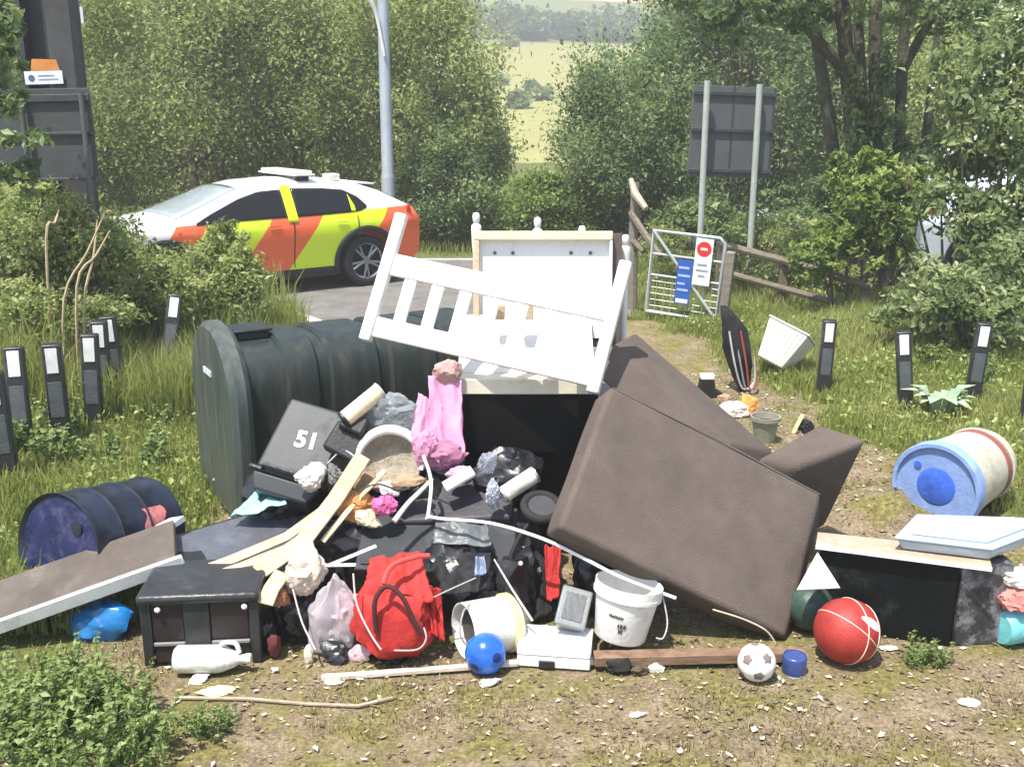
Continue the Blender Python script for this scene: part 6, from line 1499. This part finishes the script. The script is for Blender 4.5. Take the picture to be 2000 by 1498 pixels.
MB().hexa([ins(p, 1.03, .056) for p in (q0, q1, q2, q3)], [ins(p, 1.03, .07) for p in (q0, q1, q2, q3)]).build('tray_rim', tm, t, bevel=.005)
MB().hexa([ins(p, .80, .0705) for p in (q0, q1, q2, q3)], [ins(p, .78, .085) for p in (q0, q1, q2, q3)]).build('tray_panel', M('tray_white', (0.42, 0.48, 0.54), rough=.4), t, bevel=.006)
p0, p1, p2 = D(1597, 1078, 4.36), D(1556, 1152, 4.28), D(1642, 1148, 4.26); n_ = (p1 - p0).cross(p2 - p0).normalized()
if n_.y < 0: n_ = -n_
MBt = MB().add([p0, p1, p2, p0 + n_ * .02, p1 + n_ * .02, p2 + n_ * .02], [(0, 1, 2), (5, 4, 3), (0, 3, 4, 1), (1, 4, 5, 2), (2, 5, 3, 0)])
tag(MBt.build('board_corner', M('panel_offwhite', (0.66, 0.68, 0.66), rough=.5, var=.12, dirt=.2), bevel=.003), 'white triangular board corner poking up above the basketball', 'board')
c = G(1990, 1225, .09)
t = thing('teal_bottle', 'teal and white plastic bottle at the right frame edge', 'bottle', Vector((c.x, c.y, 0)))
MB(axis_frame(c - Vector((.09, 0, 0)), (1, .3, 0), (0, 0, 1))).lathe([(0, 0), (.075, 0), (.085, .015), (.085, .2), (.04, .26), (.025, .27), (.025, .3), (0, .3)], 24).build('bottle_body', M('teal_plastic', (0.18, 0.55, 0.58), rough=.35, var=.3), t, smooth=True, sharp=50)
tag(crumple('red_cloth', G(1995, 1165, .25), (.10, .08, .07), M('salmon_cloth', (0.60, 0.22, 0.20), rough=.8, var=.3), seed=51, amp=.5, flat=-2), 'salmon red cloth lying above the teal bottle at the right edge', 'cloth')
tag(crumple('white_cloth', G(1998, 1130, .33), (.12, .08, .04), WHITE, seed=52, amp=.5, flat=-2), 'folded white cloth on top of the salmon red one', 'cloth')
tag(MB().box(G(1975, 1250) + Vector((0, .02, 0)), G(1975, 1250) + Vector((.4, .35, .20))).build('carton', M('side_carton', (0.10, 0.09, 0.08), rough=.8, var=.3), bevel=.006), 'dark low carton under the teal bottle and cloths at the right edge', 'carton')

# ---- blue-lidded barrel
c = G(1825, 952, .265); ax = Vector((.72, .69, 0)).normalized(); BM2 = axis_frame(c, ax, (0, 0, 1)); L2 = .68
t = thing('plastic_barrel', 'cream plastic barrel with a faded blue lid lying at the right', 'barrel', Vector((c.x, c.y, 0)))
lb_ = M('lid_blue', (0.22, 0.33, 0.62), rough=.45, var=.2, scale=7, dirt=.3, dirtcol=(0.38, 0.46, 0.66))
MB(BM2).lathe([(0, .02), (.235, .02), (.24, .0), (.262, .0), (.268, .012), (.268, .075), (.255, .08), (.25, .03), (0, .03)], 44).build('lid', lb_, t, smooth=True, sharp=45)
MB(BM2).lathe([(0, .012), (.10, .012), (.115, .0185), (.0, .0187)], 32).build('lid_disc', M('lid_blue_deep', (0.05, 0.13, 0.55), rough=.4, var=.4, scale=10), t, smooth=True)
MB(BM2).cyl((.11, -.12, .012), (.11, -.12, .019), .022, n=14).build('lid_bung', M('lid_blue_deep', (1, 1, 1)), t, smooth=True)
MB(BM2).lathe([(.248, .081), (.252, .10), (.235, .35), (.222, L2 - .06), (.21, L2), (0, L2)], 44).build('barrel_body', M('barrel_cream', (0.50, 0.47, 0.38), rough=.5, var=.12, scale=4, dirt=.3, dirtcol=(0.22, 0.18, 0.12)), t, smooth=True, sharp=45)
MB(BM2).lathe([(.228, .50), (.2315, .505), (.228, .56), (.224, .565)], 44).build('red_band', M('band_red', (0.26, 0.08, 0.06), rough=.5, dirt=.3), t, smooth=True)
MB(BM2).lathe([(.228, .575), (.236, .58), (.235, .6), (.226, .605)], 44).build('base_ring', M('barrel_cream', (1, 1, 1)), t, smooth=True)

# ---- things behind the sofa
g = G(1450, 762)
t = thing('folded_stroller', 'black folded stroller lying by the path behind the sofa', 'stroller', g)
R_ = Matrix.Rotation(math.radians(-14), 3, 'Y')
crumple('fabric', g + Vector((-.05, .05, .36)), (.12, .12, .38), PB, t, seed=61, amp=.35, freq=1.5, flat=-2, rot=R_)
for k, (dx, col) in enumerate(((.0, 'loop_pale'), (.05, 'loop_grey'), (.10, 'loop_red'))):
    mm = M(col, ((0.5, 0.5, 0.52), (0.3, 0.3, 0.33), (0.35, 0.06, 0.05))[k], rough=.4, metal=.3 if k < 2 else 0)
    MB().tube([g + Vector((-.16 + dx, -.06, .55)), g + Vector((-.10 + dx, -.10, .25)), g + Vector((-.02 + dx * .6, -.10, .04)), g + Vector((.08 + dx * .2, -.08, .10)), g + Vector((.08, -.04, .32))], .009, 7, 5).build('frame_tube', mm, t, smooth=True)
g = G(1520, 742); 
bl, br, tl = D(1478, 700, 8.95), D(1562, 728, 9.0), D(1520, 632, 9.15)
WB = M('basket_white', (0.74, 0.72, 0.64), rough=.6, var=.08, dirt=.2, dirtcol=(0.5, 0.45, 0.35))
t = thing('waste_basket', 'white ribbed waste basket tipped over near the bollard on the right', 'basket', g)
ax = Vector((.45, .15, .75)).normalized(); KM = axis_frame(g + Vector((-.04, .1, .12)), ax, (1, -.5, 0))
MB(KM).hexa([(-.13, -.13, 0), (.13, -.13, 0), (.13, .13, 0), (-.13, .13, 0)], [(-.2, -.2, .36), (.2, -.2, .36), (.2, .2, .36), (-.2, .2, .36)]).build('basket_body', WB, t, bevel=.012)
for k in range(7):
    x0 = -.1 + k * .033; s_ = 1.48
    MB(KM).hexa([(x0, -.136, .01), (x0 + .012, -.136, .01), (x0 + .012, -.129, .01), (x0, -.129, .01)], [(x0 * s_, -.206, .35), (x0 * s_ + .014, -.206, .35), (x0 * s_ + .014, -.197, .35), (x0 * s_, -.197, .35)]).build('rib', WB, t)
    MB(KM).hexa([(.129, x0, .01), (.136, x0, .01), (.136, x0 + .012, .01), (.129, x0 + .012, .01)], [(.197, x0 * s_, .35), (.206, x0 * s_, .35), (.206, x0 * s_ + .014, .35), (.197, x0 * s_ + .014, .35)]).build('rib', WB, t)
MB(KM).box((-.21, -.21, .361), (.21, .21, .38)).build('rim', WB, t, bevel=.006)
zz = lambda p: Vector((p.x, p.y, float(ground_z(p.x, p.y))))
def on_ground(px, py, dz=0.0):
    p = zz(G(px, py)); p.z += dz; return p
tag(crumple('crisp_packet', on_ground(1432, 815, .06), (.13, .09, .06), M('packet_white', (0.72, 0.62, 0.55), rough=.4, var=.2), seed=62, amp=.5, flat=-.8), 'white and peach packaging lying behind the sofa back', 'packaging')
tag(crumple('orange_wrapper', on_ground(1462, 812, .07), (.07, .06, .09), M('wrapper_orange', (0.72, 0.32, 0.08), rough=.4, var=.3), seed=63, amp=.6, flat=-.8), 'bright orange wrapper beside the white packaging behind the sofa', 'wrapper')
p = on_ground(1492, 868)
t = thing('flower_pot', 'small grey-green plant pot behind the sofa arm', 'pot', p)
MB(Matrix.Translation(p)).lathe([(0, 0), (.07, 0), (.10, .17), (.112, .172), (.112, .2), (.1, .2), (.095, .17), (.065, .01), (0, .01)], 24).build('pot_body', M('pot_grey', (0.26, 0.26, 0.20), rough=.7, var=.3, dirt=.3), t, smooth=True, sharp=50)
MB(Matrix.Translation(p)).cyl((0, 0, .14), (0, 0, .155), .09, n=20).build('soil', M('pot_soil', (0.05, 0.04, 0.03), rough=.95), t)
p = on_ground(1385, 772)
t = thing('black_boot', 'black boot with white trim on the ground behind the sofa back', 'boot', p)
MB(Matrix.Translation(p)).prism([(-.12, 0), (.12, 0), (.12, .04), (.05, .08), (.03, .2), (-.08, .2), (-.11, .05)], -.04, .04).build('boot_body', PB, t, bevel=.015, seg=3)
MB(Matrix.Translation(p)).box((-.085, -.045, .17), (.035, .045, .215)).build('cuff', WHITE, t, bevel=.008)
plank('yellow_slat', 'short yellow slat standing in the dirt behind the sofa arm', [on_ground(1548, 852), on_ground(1556, 852) + Vector((.05, .05, .14))], .03, .012, wood_mat('yellow_wood', (0.45, 0.40, 0.15), (0.62, 0.56, 0.28)), 'slat')
tag(crumple('dark_rag', on_ground(1572, 848, .05), (.07, .06, .07), PB, seed=64, amp=.6, flat=-.7), 'dark rag lying beside the yellow slat behind the sofa', 'rag')
tag(crumple('brown_paper', on_ground(1415, 792, .05), (.06, .05, .06), M('kraft_paper', (1, 1, 1)), seed=65, amp=.5, flat=-.7), 'small brown paper ball next to the stroller behind the sofa', 'paper')

# ---- litter along the front
for k, (px, py, s, mt, lb, nm, ct) in enumerate((
        (660, 1288, (.085, .06, .05), SACK, 'small dark crumpled bag on the ground under the clear bag', 'dark_bag', 'bag'),
        (705, 1285, (.06, .04, .045), M('rose_film', (0.55, 0.38, 0.40), rough=.4, var=.3), 'crumpled rose-tinted wrapper on the ground before the rucksack', 'rose_wrapper', 'wrapper'),
        (603, 1290, (.02, .02, .045), M('cap_cream', (1, 1, 1)), 'small cream paper cup left of the dark crumpled bag', 'paper_scrap', 'paper'),
        (760, 1292, (.07, .05, .04), SACK, 'black rag on the ground just under the red rucksack', 'black_rag', 'rag'),
        (1200, 1310, (.055, .04, .045), M('black_clod', (0.02, 0.018, 0.016), rough=.9, var=.4), 'black clod of dirt in front of the white foam box', 'dirt_clod', 'clod'),
        (1245, 1312, (.05, .04, .025), M('brown_clod', (0.10, 0.075, 0.05), rough=.95, var=.4), 'brown clod of dirt below the bucket', 'dirt_clod', 'clod'),
        (1282, 1308, (.045, .03, .022), M('shard_white', (0.62, 0.6, 0.52), var=.2), 'pale shard on the ground below the bucket', 'pale_shard', 'shard'),
        (958, 1332, (.05, .03, .015), M('shard_white', (1, 1, 1)), 'pale shard on the ground below the blue ball', 'pale_shard', 'shard'),
        (655, 1335, (.05, .025, .012), M('shard_white', (1, 1, 1)), 'pale shard near the left end of the long batten', 'pale_shard', 'shard'),
        (385, 1328, (.05, .03, .014), M('shard_white', (1, 1, 1)), 'pale shard on the ground below the white jug', 'pale_shard', 'shard'),
        (420, 1352, (.09, .035, .010), M('cream_scrap', (0.62, 0.53, 0.36), var=.2), 'flat cream scrap of card on the ground at the front left', 'card_scrap', 'card'),
        (1895, 1375, (.045, .03, .014), M('shard_white', (1, 1, 1)), 'pale shard on the ground at the lower right', 'pale_shard', 'shard'),
        (1245, 1398, (.035, .02, .010), M('shard_white', (1, 1, 1)), 'pale shard in the middle of the trodden ground', 'pale_shard', 'shard'),
        (1735, 1268, (.06, .03, .012), WHITE, 'flat white offcut beside the basketball', 'white_offcut', 'offcut'))):
    g = on_ground(px, py); tag(crumple(nm, g + Vector((0, 0, s[2] * .7)), s, mt, seed=80 + k, amp=.9, freq=2.2, sub=3, planes=14), lb, ct)

# ================================================================== THE AIR
hz = MB().box((-310, -45, -3.0), (310, 292, 44.0)).build('haze', M('haze_unused', (1, 1, 1)))
hm = bpy.data.materials.new('haze_air'); hm.use_nodes = True
hn = hm.node_tree
for nd in list(hn.nodes):
    if nd.type != 'OUTPUT_MATERIAL': hn.nodes.remove(nd)
pv = hn.nodes.new('ShaderNodeVolumePrincipled')
pv.inputs['Color'].default_value = (0.97, 0.965, 0.93, 1)
pv.inputs['Density'].default_value = 0.0038
pv.inputs['Anisotropy'].default_value = 0.2
hn.links.new(pv.outputs[0], hn.nodes['Material Output'].inputs['Volume'])
hz.data.materials.clear(); hz.data.materials.append(hm)
stuff(hz, 'thin bright summer haze hanging over the whole place', 'haze')
